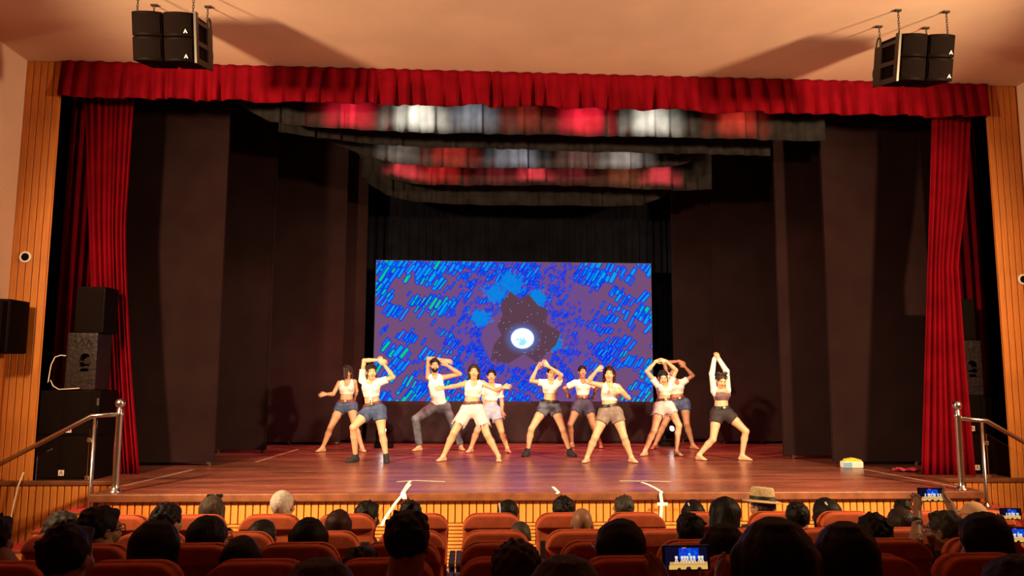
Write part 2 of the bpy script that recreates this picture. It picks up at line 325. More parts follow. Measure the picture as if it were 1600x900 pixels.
for sx, nm in ((-1, 'left'), (1, 'right')):
    a, b_ = sorted((sx * HWS[sx], sx * (HWS[sx] + .2)))
    wl = tag(MB().box((a, -13.0, -.3), (b_, 1.3, CEIL)).build('wall_' + nm, 'plaster_wall'), 'cream plaster side wall with a wooden slat dado, %s of the stage' % nm, 'wall', kind='structure')
    dd = MB().box(*((sorted((sx * (HWS[sx] - .012), sx * HWS[sx]))[0], -13, 0), (sorted((sx * (HWS[sx] - .012), sx * HWS[sx]))[1], 1.2, 3.05))).build('dado_backing', 'groove', wl)
    me = MB().box((-.015, -.037, 0), (.015, .037, 3.04)).mesh('slat', 0.004, 1); me.materials.append(M_('side_wood'))
    for i in range(52): link('slat', me, wl, (sx * (HWS[sx] - .027), 1.10 - i * .085, 0))
    far = MB()
    for i in range(52, 160): far.box((sx * (HWS[sx] - .027) - .015, 1.10 - i * .085 - .037, 0), (sx * (HWS[sx] - .027) + .015, 1.10 - i * .085 + .037, 3.04))
    tag(far.build('slat', 'side_wood', wl), kind='stuff')
    # proscenium column with vertical slats
    x0, x1 = sorted((sx * CIN[sx], sx * HWS[sx]))
    col = tag(MB().box((x0, 1.22, 0), (x1, 1.5, CEIL)).build('trim_%d' % (1 if sx < 0 else 2), 'groove'), 'tall wooden slat column of the proscenium, %s' % ('by the speaker with the pale cable' if sx < 0 else 'by the small yellow pack'), 'column', kind='structure')
    me = slat_mesh('slat', .081, .03, CEIL - .003, 'column_wood')
    for i in range(5): link('slat', me, col, (x0 + .045 + i * .09, 1.22, 0))
    MB().box((x0 if sx > 0 else x1 - .02, 1.215, 0), (x0 + .02 if sx > 0 else x1, 1.5, CEIL)).build('side_board', 'column_wood', col)
    # small round fitting on the column
    p = at(41, 402, Y=1.2) if sx < 0 else at(1597, 437, Y=1.2)
    sp = empty('wall_speaker_fitting', (p[0], 1.19, p[2]), 'small round black fitting with pale ring on the %s wooden column' % ('column by the cable-draped speakers' if sx < 0 else 'column nearest the yellow pack'), 'fitting')
    MB().lathe([(.075, 0), (.075, .02), (.062, .028), (.05, .02), (.05, .0)], n=24).build('ring', 'box_white', sp, smooth=False).rotation_euler = (R(90), 0, 0)
    MB().lathe([(.05, .0), (.05, .016), (.03, .024), (.001, .026)], n=20).build('cone', 'speaker_black', sp).rotation_euler = (R(90), 0, 0)
# ---- stage
dk = MB().prism([(-XS, 0), (XS, 0), (XS, 1.15), (7.7, 1.15), (7.7, 8.6), (-7.7, 8.6), (-7.7, 1.15), (-XS, 1.15)], ZS - .06, ZS, 'z')
tag(dk.build('stage_deck', 'deck'), 'worn glossy red-brown stage floor with pale scuffs', 'stage', kind='structure')
sf = tag(MB().box((-XS + .02, .05, 0), (XS - .02, 1.15, ZS - .06)).build('stage_front', 'groove'), 'stage front clad in bright orange wooden slats', 'stage front', kind='structure')
MB().box((-XS - .03, -.03, ZS - .085), (XS + .03, .03, ZS + .004)).build('nosing', 'nosing', sf, 0.012, 2)
for sx in (-1, 1): MB().box((sx * XS - .03, .03, ZS - .085), (sx * XS + .03, 1.16, ZS + .004)).build('nosing', 'nosing', sf, 0.012, 2)
ns = 125; pt = (2 * XS - .1) / ns; me = slat_mesh('slat', pt - .013, .03, .245, 'slat_wood')
for i in range(ns): link('slat', me, sf, (-XS + .05 + pt * (i + .5), .05, .515))
me = MB().box((-XS + .05, -.03, 0), (XS - .05, 0, .030)).mesh('slat', 0.004, 1); me.materials.append(M_('slat_wood'))
for i in range(12): link('slat', me, sf, (0, .05, .03 + i * .0405))
MB().box((-XS - .002, .03, 0), (-XS + .05, .055, ZS - .08)).build('corner_post', 'nosing', sf); MB().box((XS - .05, .03, 0), (XS + .002, .055, ZS - .08)).build('corner_post', 'nosing', sf)
for sx in (-1, 1):   # side cheeks of the apron
    me = MB().box((-.015, -.037, 0), (.015, .037, ZS - .09)).mesh('slat', 0.004, 1); me.materials.append(M_('slat_wood'))
    for i in range(12): link('slat', me, sf, (sx * (XS - .005), .13 + i * .085, 0))
for sx, nm in ((-1, 'speakers with the pale cable'), (1, 'glass railing panel')):
    x0, x1 = sorted((sx * (XS + .03), sx * (HWS[sx] - .04)))
    lf = tag(MB().box((x0, 1.15, 0), (x1, 1.22, ZS - .06)).build('ledge_front', 'groove'), 'dark orange slatted front of the side stage beneath the ' + nm, 'stage front', kind='structure')
    MB().box((x0, 1.10, ZS - .05), (x1, 1.2, ZS + .004)).build('nosing', 'nosing', lf, .01, 2)
    me = slat_mesh('slat', .073, .03, ZS - .055, 'side_wood')
    for i in range(19): link('slat', me, lf, (x0 + .045 + i * .0868, 1.15, 0))
    # steps up to the apron
    st = tag(empty('steps'), 'red carpeted wooden steps up to the stage beside the ' + ('pale cable' if sx < 0 else 'raised phones'), 'steps', kind='structure')
    for i, z in enumerate((.63, .42, .21)):
        xa, xb = sorted((sx * (XS + .035 + .35 * i), sx * (XS + .035 + .35 * (i + 1))))
        MB().box((xa, .22, 0), (xb, 1.11, z - .035)).build('step_box', 'groove', st)
        MB().box((xa - .012, .19, z - .04), (xb + .012, 1.11, z - .006)).build('tread', 'nosing', st, .008, 1)
        MB().box((xa, .20, z - .008), (xb, 1.11, z)).build('carpet', 'red_carpet', st)
        xr = xa if sx < 0 else xb
        MB().box((xr - .006, .2, max(z - .21, 0)), (xr + .006, 1.11, z - .035)).build('riser_carpet', 'red_carpet', st)
        for k in range(4):
            MB().box((xa + .012 + k * .0855, .19, 0), (xa + .012 + k * .0855 + .072, .222, z - .04)).build('slat', 'slat_wood' if sx > 0 else 'slat_wood', st, .004, 1)
# ================================================================== cloth
def drape(name, x0, x1, Y, z0, z1, pitch, amp, m, parent=None, nz=10, thick=.008, top_amp=.5, edge=None, hem=0.0, seed=1, box=False):
    """hanging cloth; z1 may be a function of x, edge(t) maps 0..1 down the drop to an (x0, x1) pair"""
    rg = np.random.default_rng(seed); np_ = max(2, int((x1 - x0) / pitch)); ws = rg.uniform(.65, 1.35, np_); cs = np.concatenate([[0], np.cumsum(ws)]) / ws.sum()
    per = 10; u = np.concatenate([cs[i] + (cs[i + 1] - cs[i]) * np.arange(per) / per for i in range(np_)] + [[1.0]]); ph = np.arange(len(u)) / per
    am = np.repeat(rg.uniform(.6, 1.25, np_), per); am = np.append(am, am[-1]); hm = np.repeat(rg.uniform(-1, 1, np_), per); hm = np.append(hm, hm[-1]); hm = np.convolve(np.pad(hm, 4, 'edge'), np.ones(9) / 9, 'valid')
    sk = np.repeat(rg.uniform(-.35, .35, np_), per); sk = np.append(sk, sk[-1])
    wv = np.sin(2 * np.pi * ph)
    if box: wv = np.tanh(2.6 * np.sin(2 * np.pi * ph + 0.5 * np.sin(2 * np.pi * ph)))
    P = np.zeros((nz + 1, len(u), 3))
    for j in range(nz + 1):
        t = j / nz; xa, xb = edge(t) if edge else (x0, x1); x = xa + (xb - xa) * u
        zb = np.array([z1(v) for v in x]) if callable(z1) else np.full(len(u), z1)
        zb = zb + hem * hm + hem * .4 * wv
        P[j, :, 0] = x + sk * t * pitch * .35
        P[j, :, 1] = Y + amp * am * wv * (top_amp + (1 - top_amp) * t) + amp * .3 * np.sin(ph * 1.7 + seed) * t
        P[j, :, 2] = z0 + (zb - z0) * t
    o = link(name, grid_mesh(name, P, [m]), parent); solidify(o, thick); return o
v = drape('stage_valance', -6.46, 6.40, 1.14, CEIL - .005, 5.87, .205, .05, 'velvet_valance', nz=8, hem=.03, seed=3, box=True, top_amp=.35)
tag(v, 'long dark red pleated valance across the top of the stage', 'valance')
MB().box((-6.46, -.03, -.05), (6.4, .03, 0)).build('heading', 'velvet_valance', v, loc=(0, 1.18, CEIL - .003))
c = drape('stage_curtain', -6.5, -5.75, 1.86, 6.25, ZS + .006, .085, .045, 'velvet', nz=24, seed=5, edge=lambda t: (-6.50 + .52 * t, -5.80 + .40 * max(0, t - .35) ** 1.3 / .57))
tag(c, 'bright red velvet stage curtain gathered behind the speakers with the pale cable', 'curtain')
c = drape('stage_curtain', 5.78, 6.45, 1.52, 6.25, ZS + .006, .085, .045, 'velvet', nz=24, seed=6, edge=lambda t: (5.82 - .48 * t, float(np.interp(t, [0, .25, .45, .7, 1], [6.42, 6.24, 6.03, 6.04, 6.08]))))
tag(c, 'bright red velvet stage curtain gathered beside the small yellow pack', 'curtain')
c = drape('rear_curtain', -7.6, -6.3, 2.42, 6.6, ZS + .006, .12, .05, 'velvet_dark', nz=10, seed=8)
tag(c, 'dark maroon curtain hanging behind the cable-draped speaker stack', 'curtain')
c = drape('rear_curtain', 6.35, 7.6, 2.42, 6.6, ZS + .006, .12, .05, 'velvet_dark', nz=10, seed=9)
tag(c, 'dark maroon curtain hanging behind the speakers near the glass railing', 'curtain')
c = drape('backdrop_curtain', -4.9, 5.0, 7.9, 7.2, ZS + .006, .17, .04, 'black_cloth', nz=6, seed=10)
tag(c, 'black pleated backdrop curtain behind the video screen', 'curtain')
def profile(pts):
    xs, zs = zip(*pts); return lambda x: float(np.interp(x, xs, zs))
BORD = [(2.02, 7.288, [(-4.5, 6.2), (-4.3, 6.08), (-3.92, 5.87), (-2.62, 5.78), (-1.4, 5.755), (.21, 5.77), (4.35, 5.76)], (-4.5, 4.4), 'first black stage border, crossed by white and red light patches', 11),
        (2.95, 7.288, [(-4.0, 6.02), (-3.56, 5.96), (-2.2, 5.83), (4.0, 5.79)], (-4.0, 3.95), 'unlit black border hanging behind the white-lit border', 12),
        (3.92, 7.288, [(-3.5, 6.25), (-3.39, 6.17), (-2.79, 5.94), (-2.24, 5.82), (-1.58, 5.77), (1.53, 5.79), (2.21, 5.83), (2.66, 5.88), (3.07, 6.01), (3.25, 6.2)], (-3.5, 3.25), 'grey swagged stage border with up-curved ends', 13),
        (4.92, 7.288, [(-3.1, 6.3), (-2.93, 6.09), (-2.8, 5.89), (-2.1, 5.74), (-1.63, 5.70), (1.0, 5.74), (2.69, 5.69), (3.6, 5.7)], (-3.1, 3.6), 'black border washed in red light behind the grey swag', 14),
        (5.82, 7.288, [(-3.1, 6.1), (-2.98, 5.96), (-2.66, 5.71), (-2.04, 5.58), (-.66, 5.54), (1.89, 5.57), (2.4, 5.60), (2.79, 5.74), (3.05, 5.95)], (-3.1, 3.05), 'black swagged border hanging just before the backdrop curtain', 15)]
for Y, z0, pts, (xa, xb), lab, sd in BORD:
    tag(drape('stage_border', xa, xb, Y, z0, profile(pts), .26, .03, 'border_cloth', nz=10, hem=.012, seed=sd, box=True), lab, 'border')
# ---- tall black flats at the sides, on castors
def flat(x0, x1, Y, z1, lab, inner, m='panel_cloth'):
    e = empty('stage_flat', ((x0 + x1) / 2, Y, ZS), lab, 'stage flat'); h = (x1 - x0) / 2
    MB().box((-h, -.03, .05), (h, .03, z1 - ZS)).build('panel', m, e, .008, 1)
    xe = inner * h
    MB().box((xe - .012, -.034, .05), (xe + .012, .034, z1 - ZS)).build('edge_strip', 'panel_dark' if m == 'panel_cloth' else 'speaker_worn', e)
    for xx in (-h + .15, h - .05, 0):
        MB().box((xx - .03, -.05, .035), (xx + .03, .05, .06)).build('castor_plate', 'steel_dark', e)
        MB().lathe([(.001, -.012), (.026, -.012), (.026, .012), (.001, .012)], n=14).build('castor', 'nosing', e, loc=(xx, 0, .026)).rotation_euler = (0, R(90), 0)
    for k in range(7):  # cross seams of the cloth
        pass
    return e
flat(-7.3, -4.74, 2.8, 6.9, 'wide black stage flat next to the curtain behind the cable-draped speakers', 1)
flat(-6.1, -4.50, 4.8, 7.0, 'narrow black flat with a pale edge, second from the cable-side curtain', 1)
flat(-5.4, -3.47, 6.35, 7.0, 'black flat behind the dancer with hair over her face', 1)
flat(-4.2, -3.12, 6.85, 7.0, 'black flat nearest the screen on the side of the man in jeans', 1)
flat(4.68, 7.3, 2.75, 6.9, 'wide black stage flat behind the small yellow pack', -1)
flat(4.27, 6.0, 3.65, 6.95, 'black flat behind the wide flat of the yellow pack', -1)
flat(4.09, 5.9, 6.55, 7.0, 'black flat behind the dancer in the mauve top', -1)
flat(3.35, 5.0, 7.0, 7.0, 'black flat nearest the screen on the mauve-top dancer side', -1)
# ================================================================== video wall
def srgb(*c):
    c = np.array(c, float) / 255; return np.where(c <= .04045, c / 12.92, ((c + .055) / 1.055) ** 2.4)
def picture_mesh(name, img, w_, h, m):
    """img (rows, cols, 3) linear colours, row 0 at the top; a flat sheet of coloured pixels in the XZ plane facing -Y"""
    r, c_ = img.shape[:2]; X, Z = np.meshgrid(np.linspace(-w_ / 2, w_ / 2, c_), np.linspace(h, 0, r))
    me = grid_mesh(name, np.stack([X, np.zeros_like(X), Z], -1)[:, ::-1] * np.array([1, 1, 1]), [m], False)
    at_ = me.color_attributes.new('picture', 'FLOAT_COLOR', 'POINT')
    col = np.ones((r * c_, 4), np.float32); col[:, :3] = img[:, ::-1].reshape(-1, 3); at_.data.foreach_set('color', col.ravel()); return me
PW, PH = 440, 220
yy, xx = np.mgrid[0:PH, 0:PW].astype(float)
img = np.tile(srgb(116, 78, 120), (PH, PW, 1)); cx, cy = 229., 121.
rad = np.hypot((xx - cx) / 1.15, yy - cy)
# violet glow of the streaming field
img += (srgb(88, 66, 190) - img) * (0.28 * np.exp(-((rad - 85) / 40) ** 2))[..., None]
rg = np.random.default_rng(21)
def bar(x, y, L, W, ang, fill, edge, al=1.0):
    r = int(L / 2 + W + 3); x0, x1, y0, y1 = max(0, int(x) - r), min(PW, int(x) + r + 1), max(0, int(y) - r), min(PH, int(y) + r + 1)
    if x1 <= x0 or y1 <= y0: return
    dx = xx[y0:y1, x0:x1] - x; dy = yy[y0:y1, x0:x1] - y; c_, s_ = math.cos(ang), -math.sin(ang)
    a = np.abs(dx * c_ + dy * s_); b2 = np.abs(-dx * s_ + dy * c_); d = np.maximum(a - L / 2, b2 - W / 2)
    sl = img[y0:y1, x0:x1]
    k = np.clip(1.6 - d, 0, 1)[..., None] * al; sl += (edge - sl) * k
    k = np.clip(-d - .1, 0, 1)[..., None] * al; sl += (fill - sl) * k
BL, CY, GR, DB, LB = srgb(10, 45, 225), srgb(5, 165, 230), srgb(10, 205, 130), srgb(45, 20, 215), srgb(15, 140, 238)
for n in range(215):
    x, y = rg.uniform(-10, PW + 10), rg.uniform(-8, PH + 8); r_ = math.hypot((x - cx) / 1.5, y - cy)
    if r_ < 48: continue
    big = min(1.0, max(0, (r_ - 45) / 100)); ang = R(57 + rg.normal(0, 4)); L = 6 + 15 * big * rg.uniform(.5, 1.5); W = 1.3 + 3.8 * big * rg.uniform(.5, 1.4)
    corner = (x < 110 and rg.random() < .45) or (x > 360 and y > 110 and rg.random() < .45) or (x > 380 and rg.random() < .25)
    for q in range(rg.integers(2, 6)):
        px = x + q * (W + 3.2); py = y + q * (W + 2.0) * .5 + rg.normal(0, 1.5 + 2 * big)
        f = GR if (corner and rg.random() < .55) else CY if rg.random() < .7 else LB
        bar(px, py, L * rg.uniform(.6, 1.2), W * rg.uniform(.7, 1.2), ang, f, BL if rg.random() < .75 else DB)
for n in range(130):   # single thin streaks between the clusters
    x, y = rg.uniform(0, PW), rg.uniform(0, PH)
    if math.hypot((x - cx) / 1.3, y - cy) < 50: continue
    bar(x, y, rg.uniform(6, 14), rg.uniform(1.2, 2.4), R(57 + rg.normal(0, 4)), CY if rg.random() < .7 else LB, BL)
for n in range(520):   # fine shoal of blocks round the opening
    a = rg.uniform(0, 2 * math.pi); q = abs(rg.normal(0, 22)); r_ = 46 + q; x, y = cx + 1.35 * r_ * math.cos(a), cy + r_ * math.sin(a)
    if rg.random() < .35: x, y = rg.uniform(130, 330), rg.uniform(0, 45)
    bar(x, y, rg.uniform(1.5, 5), rg.uniform(.8, 2.2), R(57 + rg.normal(0, 12)), (CY, LB, srgb(20, 205, 240))[rg.integers(3)], BL, .8)
for x, y, w_, a_ in ((213, 34, 34, 35), (165, 90, 26, 30), (256, 58, 26, 40), (190, 50, 26, 38), (283, 128, 20, 60)):
    bar(x, y, w_, w_ * .75, R(-a_), srgb(10, 130, 225), srgb(20, 70, 225), .8)
    for q in range(90): bar(x + rg.normal(0, w_ * .3), y + rg.normal(0, w_ * .27), 2, 1, R(57), srgb(30, 195, 235), srgb(10, 130, 225), .7)
star = [((q[0] * .4444 + 560 - 584.5) * 440 / 433.5, (q[1] * .4444 + 320 - 407) * 220 / 219.5) for q in
        ((525, 300), (560, 328), (592, 310), (625, 350), (660, 365), (652, 415), (705, 445), (688, 490), (620, 552), (575, 522), (520, 556), (458, 545), (470, 490), (497, 455), (480, 425), (500, 385), (490, 350))]
ins = np.zeros((PH, PW), bool)
for i in range(len(star)):
    (x1, y1), (x2, y2) = star[i], star[i - 1]; cnd = ((y1 > yy) != (y2 > yy)); ins ^= cnd & (xx < (x2 - x1) * (yy - y1) / (y2 - y1 + 1e-9) + x1)
img[ins] = srgb(92, 62, 78)
for n in range(130):
    x, y = rg.uniform(160, 300), rg.uniform(50, 200)
    if ins[int(y), int(x)]: img[int(y), int(x)] = srgb(190, 190, 240)
dist = np.hypot((xx - 232) / 1.0, (yy - 121) / .88)
img += (srgb(80, 150, 255) - img) * np.clip(1.25 - dist / 26, 0, 1)[..., None] ** 1.6
img += (np.array([1.6, 1.9, 2.0]) - img) * np.clip((19.0 - dist) / 3, 0, 1)[..., None]
for n in range(26):
    x, y = rg.normal(231, 4), rg.normal(127, 4)
    if math.hypot(x - 232, y - 121) < 14: bar(x, y, rg.uniform(2, 5), 1.5, rg.uniform(0, 3), srgb(90, 210, 240), srgb(170, 235, 255), .7)
led = empty('video_wall', (-.04, 6.7, 1.69), 'large bright video wall showing blue streaks around a glowing orb', 'screen')
LW, LH = 5.70, 2.86
link('picture', picture_mesh('picture', img, LW, LH, 'led_picture'), led, (0, -.002, 0))
MB().box((-LW / 2 - .012, .0, -.012), (LW / 2 + .012, .10, LH + .012)).build('cabinet', 'bezel', led)
pf = empty('screen_platform', (-.0, 6.95, ZS), 'low platform under the video wall draped in wrinkled black cloth', 'platform')
MB().box((-2.9, -.25, 0), (2.95, .35, .826)).build('platform_body', 'stage_dark', pf)
sk = np.zeros((14, 160, 3)); rg = np.random.default_rng(4)
for j in range(14):
    t = j / 13; x = np.linspace(-2.98, 3.02 + .0, 160)
    sk[j, :, 0] = x * (1 + .012 * t); sk[j, :, 2] = .832 * (1 - t) + .004
    sk[j, :, 1] = -.275 - .03 * t + (.006 + .022 * t) * (np.sin(x * 3.1 + 2.2 * t) + .6 * np.sin(x * 7.3 - 3 * t + 1) + .35 * np.sin(x * 17 + 5 * t))
solidify(link('skirt', grid_mesh('skirt', sk, ['skirt_cloth']), pf), .006)
# ================================================================== speakers
def logo(parent, x, y, z, s, rot=0.0):
    MB().box((-s, -.003, -s), (s, 0, s)).build('badge', 'logo_white', parent, loc=(x, y, z))
    t = MB(); t.prism([(-.75 * s, -.7 * s), (-.15 * s, .75 * s), (.15 * s, .75 * s), (.75 * s, -.7 * s), (.35 * s, -.7 * s), (0, .2 * s), (-.35 * s, -.7 * s)], -.0045, -.002); t.build('badge_mark', 'cable_red', parent, loc=(x, y, z))
def carve(o, cm):
    """cut a real hollow into a mesh"""
    c = bpy.data.objects.new('carve', cm); COL.objects.link(c); c.parent = o
    md = o.modifiers.new('carve', 'BOOLEAN'); md.operation = 'DIFFERENCE'; md.object = c; md.solver = 'EXACT'
    bpy.context.view_layer.update(); dg = bpy.context.evaluated_depsgraph_get()
    me = bpy.data.meshes.new_from_object(o.evaluated_get(dg)); o.modifiers.clear(); o.data = me
    bpy.data.objects.remove(c); bpy.data.meshes.remove(cm)
def cabinet(name, x0, x1, Y, d, z0, z1, lab, cat='speaker', worn=False, handle=False, grille=True, badge=None, bars=False):
    e = empty(name, ((x0 + x1) / 2, Y, z0), lab, cat); w_, h = (x1 - x0) / 2, z1 - z0
    body = MB().box((-w_, 0, 0), (w_, d, h)).build('body', 'speaker_worn' if worn else 'speaker_black', e, .018, 2)
    if grille:
        MB().box((-w_ + .03, -.008, .03), (w_ - .03, .01, h - .03)).build('grille', 'speaker_grille', e, .006, 1)
    if bars:   # frame uprights of a subwoofer
        for xx_ in (-w_ + .06, w_ - .06, w_ * .05): MB().box((xx_ - .03, -.016, .0), (xx_ + .03, .004, h)).build('front_rail', 'speaker_black', e, .005, 1)
        for xx_ in (-w_ + .02, w_ - .02):
            for zz in (.25, .75): MB().box((xx_ - .014, -.012, h * zz - .05), (xx_ + .014, .0, h * zz + .05)).build('side_grip', 'steel_dark', e, .004, 1)
    if handle:
        hx, hz = w_ * .25, h * .5
        o = [(hx + .065 * math.cos(a), hz + .05 + .055 * math.sin(a)) for a in np.linspace(0, math.pi, 9)] + [(hx - .065, hz - .07), (hx + .065, hz - .07)]
        MB().box((hx - .08, -.012, hz - .012), (hx + .08, .012, hz + .008)).build('handle_bar', 'speaker_worn', e, .004, 1)
        o2 = [(hx - .06, hz - .13), (hx + .06, hz - .13), (hx + .045, hz - .09), (hx - .045, hz - .09)]
        for ol in (o, o2): carve(body, MB().prism(ol, -.05, .10).mesh('carve'))
        for k, (a, b2) in enumerate(((-.12, .0), (-.03, .03), (.06, .0))):  # embossed mark
            MB().tube([(a - .0, -.002, h * .78 + b2), (a + .03, -.002, h * .88)], .006, 5).tube([(a + .03, -.002, h * .88), (a + .06, -.002, h * .78)], .006, 5).build('embossed_mark', 'speaker_worn', e)
    if badge: logo(e, badge[0], -.019 if bars else -.009, badge[1], .035)
    return e
L = 'beside the pale hanging cable'; G = 'beside the glass railing panel'
cabinet('subwoofer', -6.62, -5.73, 1.26, .5, ZS, ZS + .55, 'lower of two wide black subwoofers in the stack ' + L, bars=True, badge=(.04, .09))
cabinet('subwoofer', -6.60, -5.73, 1.27, .5, ZS + .55, ZS + 1.13, 'upper of two wide black subwoofers in the stack ' + L, bars=True, badge=(.08, .08))
cabinet('speaker', -6.20, -5.81, 1.28, .42, ZS + 1.13, ZS + 1.88, 'worn black speaker with a cut-out handle, under the topmost one, with white cable', worn=True, handle=True, grille=False)
cabinet('speaker', -6.13, -5.76, 1.30, .40, ZS + 1.88, ZS + 2.49, 'plain black speaker topmost on the stack with the white cable')
cabinet('subwoofer', 5.95, 6.72, 1.62, .5, ZS, ZS + .55, 'lower of two wide black subwoofers in the stack ' + G, bars=True, badge=(-.14, .09))
cabinet('subwoofer', 5.93, 6.72, 1.63, .5, ZS + .55, ZS + 1.09, 'upper of two wide black subwoofers in the stack ' + G, bars=True, badge=(-.16, .08))
cabinet('speaker', 5.98, 6.40, 1.64, .42, ZS + 1.09, ZS + 1.88, 'worn black speaker with a cut-out handle half behind the red curtain', worn=True, handle=True, grille=False)
cabinet('speaker', 5.97, 6.35, 1.66, .40, ZS + 1.88, ZS + 2.48, 'plain black speaker topmost on the stack half behind the red curtain')
# wall speaker on the left dado
p = at(-20, 516, Y=.62); e = empty('wall_speaker', (-6.76, .82, 2.44), 'black speaker bracketed to the wooden side wall', 'speaker')
MB().prism([(-.12, -.3), (.2, -.2), (.2, .2), (-.12, .3)], 0, .66, 'z').build('body', 'speaker_black', e, .015, 2)
MB().box((-.1, -.315, .03), (.17, -.2, .63)).build('grille', 'speaker_grille', e, .006, 1)
MB().box((-.16, -.05, .25), (-.1, .05, .4)).build('bracket', 'steel_dark', e)
logo(e, .0, -.32, .1, .025)
# cable of the left stack
ca = MB().tube([tuple(at(*q, Y=1.235)) for q in ((103, 556), (95, 555), (86, 558), (80, 570), (77, 586), (75, 598), (79, 594), (83, 603), (92, 608.5), (110, 607.5), (124, 606.5))], .007, 6)
tag(ca.build('speaker_cable', 'cable_white', smooth=True), 'thin white cable looping beside the handled speaker', 'cable')
ca = MB().tube([tuple(at(*q, Y=1.06)) for q in ((37, 738), (28, 760), (22, 785), (17, 808), (13, 830), (11, 848))], .010, 6)
tag(ca.build('hanging_cable', 'cable_white', smooth=True), 'pale cable hanging down the slatted wall behind the steps', 'cable')
# flown speaker clusters
def cluster(x0, x1, sgn, lab):
    TL = R(13); e = empty('hanging_speaker_cluster', ((x0 + x1) / 2, -.66, 5.60), lab, 'speaker'); w_ = (x1 - x0) / 2
    for ix, xc in enumerate((-w_ / 2, w_ / 2)):
        for iz in (0, 1):
            h = .262; o = []
            for k in range(9):
                a = -1 + 2 * k / 8; o.append((xc + a * (w_ / 2 - .006), -.26 - .05 * (1 - a * a)))
            o += [(xc + w_ / 2 * .86, .22), (xc - w_ / 2 * .86, .22)]
            cb = MB().prism(o, 0, h - .008, 'z').build('cabinet', 'speaker_black', e, .012, 2, loc=(0, -iz * h * math.sin(TL), iz * h * math.cos(TL))); cb.rotation_euler.x = TL
            g_ = []
            for k in range(9):
                a = -.86 + 1.72 * k / 8; g_.append((xc + a * (w_ / 2), -.262 - .055 * (1 - a * a)))
            g_ += [(xc + .80 * w_ / 2, -.2), (xc - .80 * w_ / 2, -.2)]
            MB().prism(g_, .03, h - .04, 'z').build('grille', 'speaker_grille', cb)
            if (ix == 1): 
                t = MB().prism([(-.022, 0), (0, .045), (.022, 0), (.01, 0), (0, .02), (-.01, 0)], -.004, 0); t.build('badge', 'logo_white', cb, loc=(xc + w_ * .27, -.305, .03))
    fx = -sgn * (w_ + .012); kids = len(e.children)
    MB().box((fx - .012, -.27, -.01), (fx + .012, -.19, .53)).box((fx - .012, .10, -.01), (fx + .012, .26, .45)).box((fx - .01, -.2, .19), (fx + .01, .12, .24)).box((fx - .01, -.2, .42), (fx + .01, .12, .46)).box((fx - .01, -.2, -.01), (fx + .01, .12, .05)).build('side_frame', 'steel_dark', e)
    MB().tube([(fx, .2 + .05 * math.cos(a), .47 + .09 * math.sin(a)) for a in np.linspace(-.6, math.pi + .6, 12)], .011, 6).build('lifting_eye', 'steel_dark', e)
    MB().tube([(fx, .24 + .05 * math.cos(a), .16 + .07 * math.sin(a)) for a in np.linspace(0, 2 * math.pi, 12)], .008, 6).build('lifting_eye', 'steel_dark', e)
    for c_ in e.children:
        if c_.name.split('.')[0] in ('side_frame', 'lifting_eye'): c_.rotation_euler.x = TL
    top = CEIL - 5.60
    for cx_, cy_, zb in ((-w_ + .03, -.28, .44), (w_ - .04, -.28, .44), (-w_ + .03, .13, .50), (w_ - .03, .13, .50)):
        ch = MB(); zz = zb; i = 0
        while zz < top - .02:
            pts = [(cx_ + (.011 * math.cos(a) if i % 2 else 0), cy_ + (0 if i % 2 else .011 * math.cos(a)), zz + .02 + .021 * math.sin(a)) for a in np.linspace(0, 2 * math.pi, 9)]
            ch.tube(pts, .0042, 4, False); zz += .032; i += 1
        ch.build('chain', 'steel_dark', e)
        MB().box((cx_ - .035, cy_ - .02, top - .018), (cx_ + .035, cy_ + .02, top)).build('ceiling_hook', 'steel_dark', e)
cluster(-4.61, -3.95, -1, 'black speaker cluster hung by chains above the curtain behind the cable-draped stack')
cluster(3.87, 4.51, 1, 'black speaker cluster hung by chains on the glass-railing side of the ceiling')
# ================================================================== railings
def railing(sx, lab, base, pts, p2, glass):
    e = empty('stair_railing', base, lab, 'railing'); b0 = np.array(base)
    MB().lathe([(.075, 0), (.075, .012), (.05, .03), (.040, .06), (.036, .1), (.036, .86), (.044, .88), (.036, .90), (.030, .94), (.022, .96)], n=18).build('post', 'steel', e, smooth=True)
    MB().lathe([(.02, .955)] + [(.056 * math.cos(a), 1.005 + .056 * math.sin(a)) for a in np.linspace(-1.1, 1.5, 10)] + [(.001, 1.061)], n=18).build('ball_finial', 'steel', e, smooth=True)
    P_ = [np.array(p) - b0 for p in pts]
    MB().tube(P_, .027, 12).build('handrail', 'steel', e, smooth=True)
    q = np.array(p2) - b0; top = q[2]
    ztop = np.interp(abs(q[0]), [abs(v_[0]) for v_ in P_], [v_[2] for v_ in P_])
    MB().lathe([(.05, 0), (.05, .01), (.026, .03), (.022, .05), (.022, ztop - top)], (q[0], q[1], top), 14).build('post', 'steel', e, smooth=True)
    for f in (.32, .72): MB().box((q[0] + (-.07 if sx < 0 else .02), q[1] - .02, top + (ztop - top) * f), (q[0] + (-.02 if sx < 0 else .07), q[1] + .02, top + (ztop - top) * f + .05)).build('glass_clamp', 'steel', e, .006, 1)
    x_a, x_b = q[0] + sx * .05, q[0] + sx * .62
    zt = lambda x_: float(np.interp(abs(x_), [abs(v_[0]) for v_ in P_], [v_[2] for v_ in P_]))
    MB().prism([(x_a, top + .25), (x_b, top - .1), (x_b, zt(x_b) - .12), (x_a, zt(x_a) - .12)], q[1] - .005, q[1] + .005).build('glass_panel', 'glass', e)
railing(-1, 'steel handrail with a ball-topped post by the pale hanging cable', (-4.98, .16, ZS), [(-5.0, .16, 1.73), (-5.29, .16, 1.71), (-6.75, .16, .905)], (-5.30, .26, .63), True)
